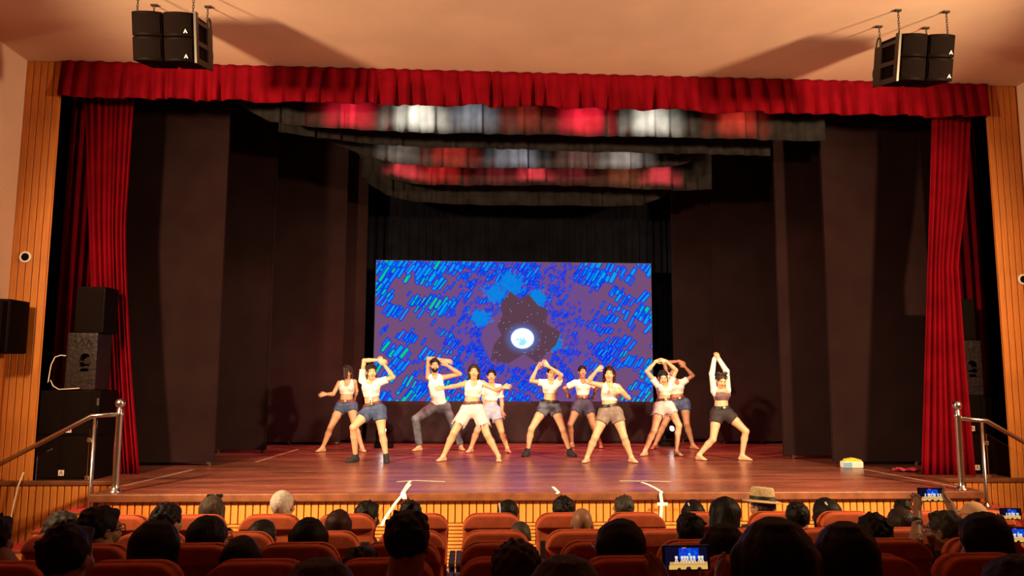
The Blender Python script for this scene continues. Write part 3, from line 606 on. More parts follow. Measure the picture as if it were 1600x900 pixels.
railing(1, 'steel handrail with a ball-topped post and glass panel above the raised phones', (4.98, .10, ZS), [(5.0, .1, 1.70), (5.34, .1, 1.67), (6.75, .1, .88)], (5.37, .24, .63), True)
# ================================================================== small things on the stage
def moving_head(x, Y, ang, tilt, lab):
    e = empty('moving_head_light', (x, Y, ZS), lab, 'stage light')
    MB().box((-.17, -.13, 0), (.17, .13, .09)).build('base', 'speaker_black', e, .012, 2)
    MB().box((-.15, -.04, 0), (.15, .04, .03)).box((-.15, -.04, 0), (-.12, .04, .26)).box((.12, -.04, 0), (.15, .04, .26)).build('yoke', 'speaker_black', e, .006, 1, loc=(0, 0, .09)).rotation_euler.z = ang
    h = MB().lathe([(.06, -.13), (.095, -.11), (.10, 0), (.105, .11), (.10, .13)], n=20).build('head', 'speaker_black', e, loc=(0, 0, .31), smooth=True); h.rotation_euler = (R(90 - tilt), 0, ang)
    MB().lathe([(.05, .128), (.05, .134), (.03, .138), (.001, .14)], n=18).build('lens', 'lamp_glow', h)
moving_head(-2.55, 5.75, 0, 10, 'black stage light glowing on the floor behind the dancer in black socks')
moving_head(2.95, 6.05, .35, 16, 'black stage light with a bright lens behind the two dancers arching their arms')
p = at(1331, 731, Z=ZS); e = empty('tissue_pack', (p[0], p[1], ZS), 'small white, blue and yellow pack lying on the stage by the wide flat', 'pack')
MB().box((-.15, -.07, 0), (.15, .07, .10)).build('pack_body', 'box_white', e, .02, 2); MB().prism([(-.15, .04), (.14, .07), (.13, .12), (.02, .15), (-.1, .13)], -.06, .06).build('pack_flap', 'box_yellow', e, .012, 2)
MB().box((-.152, -.073, .01), (-.03, -.06, .085)).build('pack_label', 'box_blue', e)
p = at(1418, 738, Z=ZS); cl = MB(); rg = np.random.default_rng(5)
Pg = np.zeros((10, 16, 3)); gx, gy = np.meshgrid(np.linspace(-.17, .17, 16), np.linspace(-.06, .06, 10)); Pg[..., 0] = gx; Pg[..., 1] = gy; Pg[..., 2] = .012 + .035 * np.abs(np.sin(gx * 23 + gy * 30) * np.cos(gy * 40 + gx * 9)) + .02 * rg.random((10, 16))
o = link('crumpled_cloth', grid_mesh('crumpled_cloth', Pg, ['pink_cloth']), None, (p[0], p[1] + .05, ZS)); solidify(o, .006); tag(o, 'crumpled crimson cloth lying at the foot of the red curtain', 'cloth')
def ribbon(name, pts, wd, m, lab, cat='tape', across=(1, 0, 0), group=None):
    mb = MB(); a = np.array(across, float) * wd / 2; V = []
    for p_ in pts: p_ = np.array(p_, float); V += [p_ - a, p_ + a, p_ + a + np.array([0, -.003, .003]), p_ - a + np.array([0, -.003, .003])]
    n = len(pts); Fc = [(3, 2, 1, 0), (4 * n - 4, 4 * n - 3, 4 * n - 2, 4 * n - 1)]
    for i in range(n - 1):
        b_ = 4 * i; Fc += [(b_ + k, b_ + (k + 1) % 4, b_ + 4 + (k + 1) % 4, b_ + 4 + k) for k in range(4)]
    return tag(mb.add(V, Fc).build(name, m), lab, cat, group)
def dk_(px, py, dz=.002): v_ = at(px, py, Z=ZS); return (v_[0], v_[1], ZS + dz)
yf = -.05
ribbon('white_ribbon', [dk_(642, 751), dk_(637, 757), (dk_(633, 764)[0], -.02, ZS + .008), (dk_(630, 768)[0], -.045, ZS - .02), tuple(at(618, 786, Y=yf)), tuple(at(603, 808, Y=yf)), tuple(at(596, 822, Y=yf))], .035, 'tape', 'long white ribbon trailing from the stage edge beneath the blue reflection', 'ribbon')
ribbon('white_ribbon', [dk_(640, 757), (dk_(634, 764)[0], -.02, ZS + .012), (dk_(633, 770)[0], -.05, ZS - .03), tuple(at(632, 780, Y=yf - .004))], .05, 'tape', 'short white ribbon knot dangling beside the long ribbon at the edge', 'ribbon')
ribbon('white_ribbon', [dk_(1003, 754), dk_(1012, 757), dk_(1024, 763), (dk_(1029, 767)[0], -.02, ZS + .008), (dk_(1032, 770)[0], -.045, ZS - .02), tuple(at(1034, 785, Y=yf)), tuple(at(1033, 800, Y=yf)), tuple(at(1032, 812, Y=yf))], .035, 'tape', 'white ribbon hanging down the stage front above the empty orange seat', 'ribbon')
ribbon('tape_patch', [tuple(at(1027, 788, Y=yf - .003)), tuple(at(1043, 788, Y=yf - .003))], .035, 'tape', 'small pale tape patch across the hanging white ribbon', 'tape', (0, 0, 1))
ribbon('tape_patch', [dk_(864, 761), dk_(868, 765), (dk_(870, 767)[0], -.032, ZS + .008), tuple(at(870, 772, Y=-.034))], .035, 'tape', 'short white tape folded over the middle of the stage edge', 'tape')
ribbon('floor_tape', [dk_(620, 753), dk_(650, 751), dk_(695, 753)], .03, 'tape', 'pale tape strip on the deck beside the long ribbon', 'tape', (0, 1, 0))
ribbon('floor_tape', [dk_(968, 752), dk_(1010, 752), dk_(1048, 753)], .03, 'tape', 'pale tape strip on the deck by the hanging ribbon', 'tape', (0, 1, 0))
ribbon('floor_tape', [dk_(190, 760), dk_(302, 734)], .05, 'tape_dull', 'dull tape line on the deck beside the ball-topped post and pale cable', 'tape')
ribbon('floor_tape', [dk_(400, 722), dk_(466, 702)], .05, 'tape_dull', 'dull tape line on the deck by the dancer with hair over her face', 'tape')
ribbon('floor_tape', [dk_(1500, 762), dk_(1352, 734)], .05, 'tape_dull', 'dull tape line on the deck leading to the small yellow pack', 'tape')
rg = np.random.default_rng(12)
# ================================================================== people
def frame(yaw, pitch=0.0, roll=0.0, face=-1):
    """head axes: columns right, forward, up. yaw 0 looks along face*Y; positive yaw turns towards +X"""
    f0 = V3(math.sin(R(yaw)), face * math.cos(R(yaw)), 0); f = f0 * math.cos(R(pitch)) - V3(0, 0, 1) * math.sin(R(pitch))
    r = unit(np.cross(f, V3(0, 0, 1))); u = np.cross(r, f); a = R(roll); r2 = r * math.cos(a) + u * math.sin(a); u2 = np.cross(r2, f)
    return np.stack([r2, f, u2], 1)
def head_mesh(c, A, s, res=.0055, bald=False):
    f = Field((-.125, -.15, -.16), (.125, .15, .16), res)
    f.ell((0, -.018, .028), (.074, .094, .086), .02); f.ell((0, .022, -.035), (.058, .068, .080), .03); f.seg((-.012, .058, -.098), (.012, .058, -.098), .020, .020, .03)
    f.seg((-.034, .070, .022), (.034, .070, .022), .016, .016, .02); f.seg((0, .084, .014), (0, .104, -.028), .007, .0125, .012); f.seg((-.013, .092, -.030), (.013, .092, -.030), .008, .008, .008)
    f.seg((-.018, .078, -.058), (.018, .078, -.058), .009, .009, .01); f.seg((-.012, .080, -.070), (.012, .080, -.070), .008, .008, .008)
    for sx in (-1, 1):
        f.ell((sx * .031, .094, .004), (.018, .014, .010), .01, op='s'); f.ell((sx * .030, .076, .003), (.015, .0125, .011), .004)
        f.ell((sx * .040, .060, -.030), (.026, .026, .024), .02); f.ell((sx * .076, -.006, -.008), (.010, .019, .031), .008); f.ell((sx * .086, .000, -.008), (.006, .010, .018), .004, op='s')
    f.seg((0, -.025, -.06), (0, -.02, -.15), .052, .052, .03)
    V, Q = f.surface(); ce = V[Q].mean(1); x, y, z = np.abs(ce[:, 0]), ce[:, 1], ce[:, 2]; mi = np.zeros(len(Q), int)
    e = ((x - .030) / .0155) ** 2 + ((z - .004) / .0065) ** 2 < 1; mi[e & (y > .05)] = 1
    mi[(((x - .030) ** 2 + (z - .004) ** 2) < .0065 ** 2) & (y > .05)] = 2
    mi[(np.abs(x - .032) < .020) & (np.abs(z - .024 + (x - .032) * .15) < .0042) & (y > .05)] = 2
    mi[((x / .024) ** 2 + ((z + .064) / .0115) ** 2 < 1) & (y > .07)] = 3
    return c + s * (V @ A.T), Q, mi
HAIRFACE = (0, .108, -.040)
def hair_mesh(style, c, A, s, res=.007):
    f = Field((-.2, -.24, -.46), (.2, .2, .24), res)
    if style == 'bun_pair' or style == 'loose': base = 'tied'
    else: base = style
    if base in ('short', 'curly', 'tied', 'pony', 'bun', 'bob', 'long', 'veil', 'wide', 'thin'):
        if base == 'curly': f.ell((0, -.022, .034), (.096, .112, .104), .01, wob=.012, wf=95)
        elif base == 'thin': f.ell((0, -.024, .024), (.0785, .0985, .090), .01)
        elif base == 'wide': f.ell((0, -.028, .024), (.100, .112, .104), .02, wob=.004, wf=75)
        else: f.ell((0, -.022, .032), (.084, .104, .094), .01, wob=.004, wf=100)
        if base in ('bob', 'long', 'wide', 'veil'):
            ln = -.13 if base == 'bob' else -.17 if base == 'wide' else -.30
            wd = .072 if base != 'wide' else .088
            f.seg((-wd, -.03, .02), (-wd - .012, -.035, ln), .034, .022, .03); f.seg((wd, -.03, .02), (wd + .012, -.035, ln), .034, .022, .03)
            f.seg((-.03, -.085, .03), (-.035, -.085, ln), .05, .035, .04); f.seg((.03, -.085, .03), (.035, -.085, ln), .05, .035, .04); f.seg((0, -.09, .03), (0, -.09, ln), .05, .04, .04)
        if base in ('wide', 'bob', 'long'):    # locks
            rs = np.random.default_rng(int(abs(c[0]) * 997) % 1000); ln2 = {'wide': -.17, 'bob': -.13, 'long': -.29}[base]; sc = 1.12 if base == 'wide' else .98
            for q in range(16):
                a_ = math.pi * (1.06 + .88 * (q + rs.uniform(-.3, .3)) / 15 * 1.0) if q else math.pi * 1.5; x_, y_ = math.cos(a_), math.sin(a_); el = lambda g_: np.array([x_ * math.cos(g_) * .080 * sc, -.026 + y_ * math.cos(g_) * .092 * sc, .026 + math.sin(g_) * .082 * sc]); p0 = el(1.35); pa = el(.95); pb = el(.5); p1 = el(.05); p2 = np.array([x_ * (.088 * sc + .012 * rs.random()), -.03 + y_ * .09 * sc, ln2 * rs.uniform(.75, 1.1)])
                r_ = rs.uniform(.014, .022); f.seg(p0, pa, r_ * .8, r_, .006); f.seg(pa, pb, r_, r_, .006); f.seg(pb, p1, r_, r_, .006); f.seg(p1, p2, r_, r_ * .6, .006)
        if base == 'short':
            rs = np.random.default_rng(int(abs(c[0]) * 997) % 1000)
            for q in range(26):
                a_ = rs.uniform(0, 2 * math.pi); e_ = rs.uniform(.2, 1.3); dr = np.array([math.cos(a_) * math.cos(e_), math.sin(a_) * math.cos(e_), math.sin(e_)]); p0 = np.array([0, -.022, .032]) + dr * np.array([.080, .100, .090]); f.seg(p0, p0 + dr * .004 + rs.normal(0, .008, 3), .014, .008, .006)
        # opening for the face and, on short hair, for ears and neck
        f.ell(HAIRFACE, (.066, .085, .112), op='s', k=.0)
        if base in ('short', 'curly', 'thin'):
            for sx in (-1, 1): f.ell((sx * .088, .03, -.045), (.035, .060, .052), op='s', k=0)
            f.ell((0, .03, -.165), (.12, .13, .075), op='s', k=0); f.cut(V3(0, 0, -.105), V3(0, 0, -1))
        if base in ('tied', 'pony', 'bun'): f.ell((0, .01, -.155), (.12, .15, .075), op='s', k=0)
        if base == 'pony': f.ell((0, -.125, .03), (.034, .034, .034), .02); f.seg((0, -.14, .02), (.02, -.15, -.16), .034, .016, .02)
        if base == 'bun': f.ell((0, -.12, .055), (.048, .045, .045), .015, wob=.004, wf=110)
        if base == 'veil': f.seg((.03, .085, .085), (.02, .118, -.07), .024, .020, .02); f.seg((-.025, .085, .085), (-.02, .115, -.08), .026, .020, .02); f.seg((.05, .07, .07), (.058, .085, -.12), .024, .014, .02)
        if base in ('short', 'curly', 'thin') and style != 'thin': f.seg((-.038, .052, .088), (.042, .054, .087), .018, .018, .02)
        if style == 'bun_pair':
            for sx in (-1, 1): f.ell((sx * .062, .0, .128), (.034, .022, .030), .012); f.ell((sx * .032, .01, .118), (.020, .018, .024), .01)
        if style == 'loose':
            for sx in (-1, 1): f.seg((sx * .06, .06, .05), (sx * .074, .05, -.10), .012, .006, .01)
            f.seg((.05, -.06, .0), (.085, -.03, -.17), .035, .016, .03); f.seg((-.05, -.06, 0), (-.085, -.03, -.15), .03, .014, .03)
    V, Q = f.surface(); return c + s * (V @ A.T), Q
def hand_mesh(wr, d, n, s, side, curl=.5, spread=.5, res=.0052):
    """palm, four unequal bent fingers and a thumb leaving the side of the palm"""
    d = unit(d); n = unit(n - (n @ d) * d); sd = np.cross(d, n) * side; lo = wr - .22 * s; f = Field(lo, wr + .22 * s, res)
    P = lambda a, b, c_=0.0: wr + s * (a * d + b * sd + c_ * n)
    f.seg(P(-.02, 0), P(.02, 0), .026 * s, .027 * s, .01, n, .75)
    for b in (-.026, -.009, .009, .026): f.seg(P(.01, b * .55), P(.078 - abs(b) * .25, b), .016 * s, .0125 * s, .012)
    for b, L in ((-.028, .060), (-.0095, .075), (.0095, .080), (.028, .072)):
        p0 = P(.076 - abs(b) * .3, b); dr = unit(d + sd * b * 9 * spread); a = curl * .55; p1 = p0 + s * L * .45 * unit(dr - n * a); p2 = p1 + s * L * .32 * unit(dr - n * a * 2.4); p3 = p2 + s * L * .25 * unit(dr - n * a * 3.6)
        f.seg(p0, p1, .0095 * s, .0088 * s, .006); f.seg(p1, p2, .0088 * s, .0080 * s, .004); f.seg(p2, p3, .0080 * s, .0066 * s, .004)
    t0 = P(.018, .024); t1 = P(.048, .050, -.010); t2 = P(.076, .058, -.018 - .01 * curl); f.seg(t0, t1, .0145 * s, .011 * s, .012); f.seg(t1, t2, .0105 * s, .008 * s, .004)
    return f.surface()
def join(parts):
    V, Q, M = [], [], []; n = 0
    for v_, q_, m_ in parts: V.append(v_); Q.append(q_ + n); M.append(np.full(len(q_), m_) if np.isscalar(m_) else m_); n += len(v_)
    return np.concatenate(V), np.concatenate(Q), np.concatenate(M)
def part_mesh(name, f, m, parent, base):
    V, Q = f.surface()
    if len(Q) == 0: return None
    return link(name, np_mesh(name, V - base, Q, [m]), parent)
def dancer(J, lab, skin='skin_a', hair=('tied', 'hair_black'), top=None, bottom=None, face=(0, 0, 0), male=False, belt=None, socks=None, build=1.0, by=0.0, extra=None, hcurl=(.5, .5), dyk=(-.08, -.08), res=.0105):
    """J: measured joints; feet stand on the deck, the rest of the body above them"""
    feet = [at(*J[k][:2], Z=ZS + .022) for k in ('toeL', 'toeR')]
    Yf = [v_[1] for v_ in feet]; Ym = sum(Yf) / 2; Yf = [Ym + max(-.22, min(.22, y - Ym)) for y in Yf]
    Y0 = Ym + .12 + by
    g = lambda k, dy=0.0: at(J[k][0], J[k][1], Y=Y0 + (J[k][2] if len(J[k]) > 2 else dy))
    K = {k: g(k) for k in ('head', 'neck', 'shL', 'shR', 'waist', 'hipL', 'hipR')}
    for i, sd in enumerate('LR'):
        for k, dy in (('el', -.05), ('wr', -.10), ('ha', -.12)): K[k + sd] = g(k + sd, dy)
        K['kn' + sd] = g('kn' + sd, dyk[i])
        K['toe' + sd] = at(J['toe' + sd][0], J['toe' + sd][1], Y=Yf[i]); K['toe' + sd][2] = ZS + .022
        a = at(J['an' + sd][0], J['an' + sd][1], Y=Yf[i] + .10); a[2] = ZS + .082; K['an' + sd] = a
        v_ = K['toe' + sd] - K['an' + sd]; v_[2] = 0; Lf = np.linalg.norm(v_)
        K['toe' + sd] = K['an' + sd] + unit(v_) * min(max(Lf, .15), .19); K['toe' + sd][2] = ZS + .020
    b = build; mt = 1.12 if male else 1.0
    neck, waist = K['neck'], K['waist']; pel = (K['hipL'] + K['hipR']) / 2; spine = unit(neck - waist); chest = waist + (neck - waist) * .60
    rt = unit(K['shR'] - K['shL']); fr = unit(np.cross(spine, rt)); fr = fr if fr[1] < 0 else -fr
    base = V3(pel[0], Ym + .05, ZS); pts = np.array(list(K.values())); lo, hi = pts.min(0) - .16, pts.max(0) + .16; lo[2] = ZS - .03
    mk = lambda: Field(lo, hi, res)
    pad = [0.0]
    def torso(f, o=0.0, planes=(), bust=True):
        f.seg(pel, waist, .120 * b + o, .100 * b * mt + o, .03, fr, .80, planes); f.seg(waist, chest, .098 * b * mt + o, .118 * b * mt + o, .03, fr, .78, planes)
        f.seg(chest, neck - spine * .03, .112 * b * mt + o, .058 + o, .04, fr, .75, planes); f.seg(K['shL'] + rt * .01, K['shR'] - rt * .01, .050 + o, .050 + o, .03, None, 1, planes)
        if bust and not male:
            for q in (-1, 1): f.ell(chest + fr * .055 + rt * q * .060 - spine * .0, np.array([.062, .062, .060]) * b + o, .03, planes=planes)
    def hips(f, o=0.0, planes=()):
        f.seg(K['hipL'], K['hipR'], .092 * b + o, .092 * b + o, .04, fr, .95, planes); f.seg(pel, waist, .118 * b + o, .098 * b + o, .03, fr, .82, planes)
        for q in ('hipL', 'hipR'): f.ell(K[q] - fr * .05 * b, np.array([.082, .085, .085]) * b + o, .03, planes=planes)
    f = mk(); torso(f); hips(f)
    f.seg(neck - spine * .04, K['head'] - V3(0, 0, .02) , .052 * mt, .046 * mt, .02)
    for sd in 'LR':
        h, k, a, t = (K[q + sd] for q in ('hip', 'kn', 'an', 'toe'))
        th = .083 * b; f.seg(h, h + (k - h) * .45, th, .074 * b, .03); f.seg(h + (k - h) * .45, k, .074 * b, .052 * b, .02)
        cf = k + (a - k) * .32 - fr * .018; f.seg(k, cf, .050 * b, .053 * b, .02); f.seg(cf, a, .053 * b, .033, .02)
        fd = t - a; fd[2] = 0; fd = unit(fd); ball = t - fd * .055; ball[2] = ZS + .026
        heel = a - fd * .035; heel[2] = ZS + .030; f.seg(a, heel, .033, .030, .015); f.seg(a, ball, .034, .027, .02); f.seg(heel, ball, .028, .030, .015)
        sdv = np.cross(fd, V3(0, 0, 1))
        for q in (-2, -1, 0, 1, 2): f.seg(ball + sdv * q * .013, t + sdv * q * .0135 - fd * .007 * abs(q), .018, .0115, .006)
        s_, e_, w_ = (K[q + sd] for q in ('sh', 'el', 'wr'))
        f.seg(s_, e_, .044 * mt * b, .035 * mt, .02); f.seg(e_, e_ + (w_ - e_) * .3, .035 * mt, .037 * mt, .01); f.seg(e_ + (w_ - e_) * .3, w_, .037 * mt, .024 * mt, .01)
    f.cut(V3(0, 0, ZS + .001), V3(0, 0, -1))
    V, Q = f.surface(); parts = [(V, Q, 0)]
    A = frame(*face); hs = 1.06 if male else .98; hc = K['head']
    parts.append(head_mesh(hc, A, hs))
    for i, (sd, q) in enumerate((('L', 1), ('R', -1))):
        d = K['ha' + sd] - K['wr' + sd]; V, Q = hand_mesh(K['wr' + sd], d, V3(.2 * q, -1, .3), .95 * mt, q, hcurl[i]); parts.append((V, Q, 0))
    V, Q, Mi = join(parts)
    e = empty('person', base, lab, 'person', 'dancers performing on the stage')
    link('body', np_mesh('body', V - base, Q, [skin, 'eye_white', 'eye_dark', 'lips'], Mi), e)
    V, Q = hair_mesh(hair[0], hc, A, hs); link('hair', np_mesh('hair', V - base, Q, [hair[1]]), e)
    if hair[0] in ('bun_pair', 'loose', 'veil') or (extra and 'band' in extra):    # hair band
        bd = MB().tube([(.088 * math.cos(a_), .028 + .01 * math.sin(a_), .03 + .098 * math.sin(a_)) for a_ in np.linspace(.1, math.pi - .1, 18)], .008, 6)
        bd.v = [tuple(hc + hs * (A @ np.array(p_)) - base) for p_ in bd.v]; bd.build('hair_band', 'belt_black', e, smooth=True)
    if extra and 'goggles' in extra:
        for q in (-1, 1):
            bd = MB().tube([(q * .036 + .030 * math.cos(a_), .088, .082 + .022 * math.sin(a_)) for a_ in np.linspace(0, 2 * math.pi, 14)], .006, 6)
            bd.v = [tuple(hc + hs * (A @ np.array(p_)) - base) for p_ in bd.v]; bd.build('sunglasses_rim', 'frame_dark', e)
    if male:
        fb_ = Field((-.1, -.06, -.16), (.1, .14, .03), .005); fb_.ell((0, .024, -.045), (.0635, .071, .082), .01); fb_.seg((-.014, .06, -.100), (.014, .06, -.100), .024, .024, .02)
        fb_.ell((0, .09, -.005), (.052, .07, .048), 0, op='s'); fb_.ell((0, .105, -.063), (.020, .03, .010), 0, op='s'); fb_.cut(V3(0, .02, 0), V3(0, -1, .35)); fb_.cut(V3(0, 0, -.02), V3(0, 0, 1)); V, Q = fb_.surface()
        link('beard', np_mesh('beard', hc + hs * (V @ A.T) - base, Q, [hair[1]]), e)
    # clothes
    hem_up = waist + spine * 0
    if top:
        kind, m, hemf, slv = top            # hemf: hem height, 0 at the waist, 1 at the neck base; slv: sleeve share of the upper arm
        hp = waist + (neck - waist) * hemf; pl = [(hp, -spine)]; f = mk()
        torso(f, .013, pl); 
        if hemf < -.05: hips(f, .014, pl)
        if kind == 'tank': # open shoulders
            for sd, q in (('L', -1), ('R', 1)): f.seg(K['sh' + sd] + rt * q * .01 + spine * .03, K['sh' + sd] + rt * q * .02 - spine * .09, .058, .052, 0, op='s')
        if slv > 0:
            for sd in 'LR':
                s_, e_, w_ = (K[q + sd] for q in ('sh', 'el', 'wr')); ad = unit(e_ - s_)
                if slv < 1: pe = s_ + (e_ - s_) * slv; f.seg(s_, e_, .060 * mt * b, .056 * mt, .02, planes=[(pe, ad)])
                else: f.seg(s_, e_, .056 * b, .046, .02); f.seg(e_, w_, .046, .034, .02)
        f.seg(neck + spine * .045 + fr * .02, neck + fr * .085 - spine * (.045 if kind != 'tank' else .055), .062, .045, 0, op='s')
        if kind == 'bolero':   # only sleeves and shoulders
            f.seg(chest - spine * .10 + fr * .06, chest + spine * .05 + fr * .1, .13, .11, 0, op='s'); f.cut(chest - spine * .03, -spine)
        part_mesh('top', f, m, e, base)
        if kind == 'bolero':
            f = mk(); torso(f, .012, [(waist + (neck - waist) * .30, -spine), (waist + (neck - waist) * .74, spine)])
            for sd, q in (('L', -1), ('R', 1)): f.seg(K['sh' + sd] - spine * .02, K['sh' + sd] - spine * .1 + rt * q * .02, .05, .04, 0, op='s')
            part_mesh('sports_bra', f, 'mauve_jersey', e, base)
        if extra and 'knot' in extra:
            kp = hp + fr * .115; MB().tube([kp + rt * -.05, kp, kp + rt * .05], [.010, .022, .010], 7).tube([kp, kp - spine * .05 + rt * .01, kp - spine * .12 + rt * .005], [.012, .012, .006], 6).tube([kp, kp - spine * .05 - rt * .02, kp - spine * .09 - rt * .03], [.012, .010, .006], 6)
            kb = MB().tube([kp + rt * -.05, kp, kp + rt * .05], [.010, .022, .010], 7); kb.tube([kp, kp - spine * .05 + rt * .01, kp - spine * .12 + rt * .005], [.012, .012, .006], 6); kb.tube([kp, kp - spine * .05 - rt * .02, kp - spine * .09 - rt * .03], [.012, .010, .006], 6)
            kb.v = [tuple(np.array(p_) - base) for p_ in kb.v]; kb.build('knot', m, e, smooth=True)
    if bottom:
        kind, m, lf, rise = bottom; f = mk(); wp = pel + (waist - pel) * rise; pl = [(wp, unit(waist - pel))]
        hips(f, .014, pl)
        fl_ = .020 if kind == 'shorts' else .012
        for sd in 'LR':
            h, k, a = (K[q + sd] for q in ('hip', 'kn', 'an')); td = unit(k - h)
            if kind == 'shorts':
                hp = h + (k - h) * lf; f.seg(h, h + (k - h) * .5, .083 * b + .014, .074 * b + fl_ + .012, .025, planes=[(hp, td)])
            else:
                f.seg(h, h + (k - h) * .45, .083 * b + .014, .074 * b + .016, .03); f.seg(h + (k - h) * .45, k, .074 * b + .016, .052 * b + .022, .02)
                hp = k + (a - k) * lf; f.seg(k, a, .074 * b, .060, .02, planes=[(hp, unit(a - k))])
        part_mesh('shorts' if kind == 'shorts' else 'trousers', f, m, e, base)
        if kind == 'shorts' and extra and 'fray' in extra:
            fb = MB(); rg_ = np.random.default_rng(int(abs(base[0]) * 1000))
            for sd in 'LR':
                h, k = K['hip' + sd], K['kn' + sd]; td = unit(k - h); hp = h + (k - h) * lf; u1 = unit(np.cross(td, fr)); u2 = np.cross(td, u1)
                for q in range(34 if 'long_fray' in extra else 22):
                    a_ = rg_.uniform(0, 2 * math.pi); rr_ = .083 * b + (.018); p0 = hp + rr_ * (u1 * math.cos(a_) + u2 * math.sin(a_)) - td * .012; L_ = rg_.uniform(.012, .035) * (1.7 if 'long_fray' in extra else 1)
                    fb.tube([p0 - base, p0 - base + td * L_ * .6 + V3(0, 0, -.3) * L_, p0 - base + td * L_ + V3(rg_.normal(0, .01), 0, -.4 * L_)], [.006, .005, .002], 4)
            tag(fb.build('frayed_hem', m, e), kind='stuff')
        if belt:
            f = mk(); sp2 = unit(waist - pel); f.seg(pel, waist, .118 * b + .026, .098 * b + .026, .03, fr, .82, [(wp - sp2 * .004, sp2), (wp - sp2 * .044, -sp2)]); f.seg(K['hipL'], K['hipR'], .092 * b + .022, .092 * b + .022, .04, fr, .95, [(wp - sp2 * .004, sp2), (wp - sp2 * .044, -sp2)])
            part_mesh('belt', f, belt, e, base)
            bp = wp - sp2 * .024 + fr * (.105 * b + .025); q_ = MB().box((-.022, -.012, -.018), (.022, .012, .018)); q_.build('buckle', 'buckle', e, .004, 1, loc=tuple(bp - base))
    if socks:
        for sd in 'LR':
            f = mk(); a, t, k = K['an' + sd], K['toe' + sd], K['kn' + sd]; up_ = unit(k - a); fd = t - a; fd[2] = 0; fd = unit(fd); ball = t - fd * .05; ball[2] = ZS + .028; heel = a - fd * .035; heel[2] = ZS + .034
            f.seg(a + up_ * .08, a, .045, .043, .01, planes=[(a + up_ * .055, up_)]); f.seg(a, heel, .043, .040, .015); f.seg(a, ball, .044, .040, .02); f.seg(heel, ball, .040, .046, .015); f.seg(ball, t + fd * .014, .050, .040, .015, V3(0, 0, 1), .85); f.cut(V3(0, 0, ZS + .0005), V3(0, 0, -1))
            part_mesh('sock', f, socks, e, base)
    return e
def JJ(head, neck, shL, shR, elL, wrL, haL, elR, wrR, haR, waist, hipL, hipR, knL, knR, anL, anR, toeL, toeR): return dict(locals())
dancer(JJ((542.4, 581.5, -.03), (543, 596), (530, 599), (554, 597), (520.5, 616, -.10), (509.5, 616, -.22), (502, 617, -.26), (557, 611, .05), (553, 624, .16), (549, 627, .18), (541.5, 621), (533.5, 634), (549.5, 634), (516.5, 668.4), (554, 664), (504.5, 700), (565.5, 700), (496, 704.8), (569, 705)),
       'dancer with hair falling over her face, arm swung towards the dark flat', 'skin_b', ('veil', 'hair_brown'), ('tank', 'pink_cotton', .22, 0), ('shorts', 'denim_blue', .26, .75), (-8, 12, 0), belt='belt_brown', extra=('fray',), hcurl=(.9, .5))
dancer(JJ((580.5, 581, -.06), (578.6, 592.5, 0), (566.5, 594), (594, 597), (569, 563.5, -.02), (592.5, 562.5, -.10), (601, 565, -.12), (614.5, 589.5, -.04), (599.5, 568.5, -.10), (594.5, 561, -.12), (581, 625), (576.5, 642), (593, 641), (552, 667.5, -.22), (597, 676), (555.5, 711), (603.5, 712.5), (546, 720.5), (604, 721)),
       'dancer in denim shorts, brown belt and black socks with goggles on her hair', 'skin_a', ('loose', 'hair_brown'), ('tee', 'white_cotton', .18, .55), ('shorts', 'denim_blue', .46, .8), (14, 4, -6), belt='belt_brown', socks='sock', build=1.05, extra=('goggles', 'knot'))
dancer(JJ((679.3, 570, -.05), (679.5, 585), (669, 590), (693, 590), (669.5, 560.5, -.02), (695, 563, -.10), (703.5, 565, -.12), (718.5, 584.5, -.05), (698, 570.5, -.12), (691, 563, -.14), (684, 620), (678, 635), (695.5, 636), (649.5, 655, -.16), (709, 667, 0), (655.5, 692), (720, 696), (645, 703.5), (723, 702.5)),
       'bearded man dancing in a white vest and faded jeans', 'skin_b', ('short', 'hair_black'), ('tank', 'white_cotton', -.32, 0), ('trousers', 'jeans', .93, .85), (8, 10, 0), male=True, extra=())
dancer(JJ((740.6, 580.5, -.04), (741, 595.5), (728.5, 599), (754, 599), (711, 603.5, -.16), (692, 606.5, -.30), (683, 607.5, -.36), (777, 610, -.10), (786, 605.5, -.25), (794, 604, -.30), (737.5, 625), (730, 640.5), (746.5, 640.5), (709.5, 675.5), (761.5, 679.5), (693, 711), (779, 710.5), (684.5, 719.5), (779.5, 719.7)),
       'dancer in pale ragged knee-length shorts with both arms held out', 'skin_a', ('long', 'hair_brown'), ('tank', 'white_cotton', .20, 0), ('shorts', 'denim_pale', .62, .9), (0, 2, 0), belt='belt_brown', build=1.08, extra=('fray', 'long_fray'), hcurl=(.4, .3))
dancer(JJ((768, 587.5, -.02), (769.5, 600), (759.5, 605.5), (780.5, 605.5), (755, 621, 0), (757, 632, .0), (759, 640, .0), (784, 627, 0), (785, 643.5, -.03), (785, 651, -.04), (766.5, 628), (761.5, 642.5), (774.5, 642.5), (745.5, 672.5), (783.5, 673.5), (736, 700), (792.5, 700.5), (731, 705.8), (795, 706)),
       'dancer in a loose white top and lilac shorts behind the one in ragged shorts', 'skin_b', ('pony', 'hair_black'), ('tee', 'white_cotton', .12, .75), ('shorts', 'denim_lilac', .44, 1.0), (-4, 0, 0), extra=('fray',))
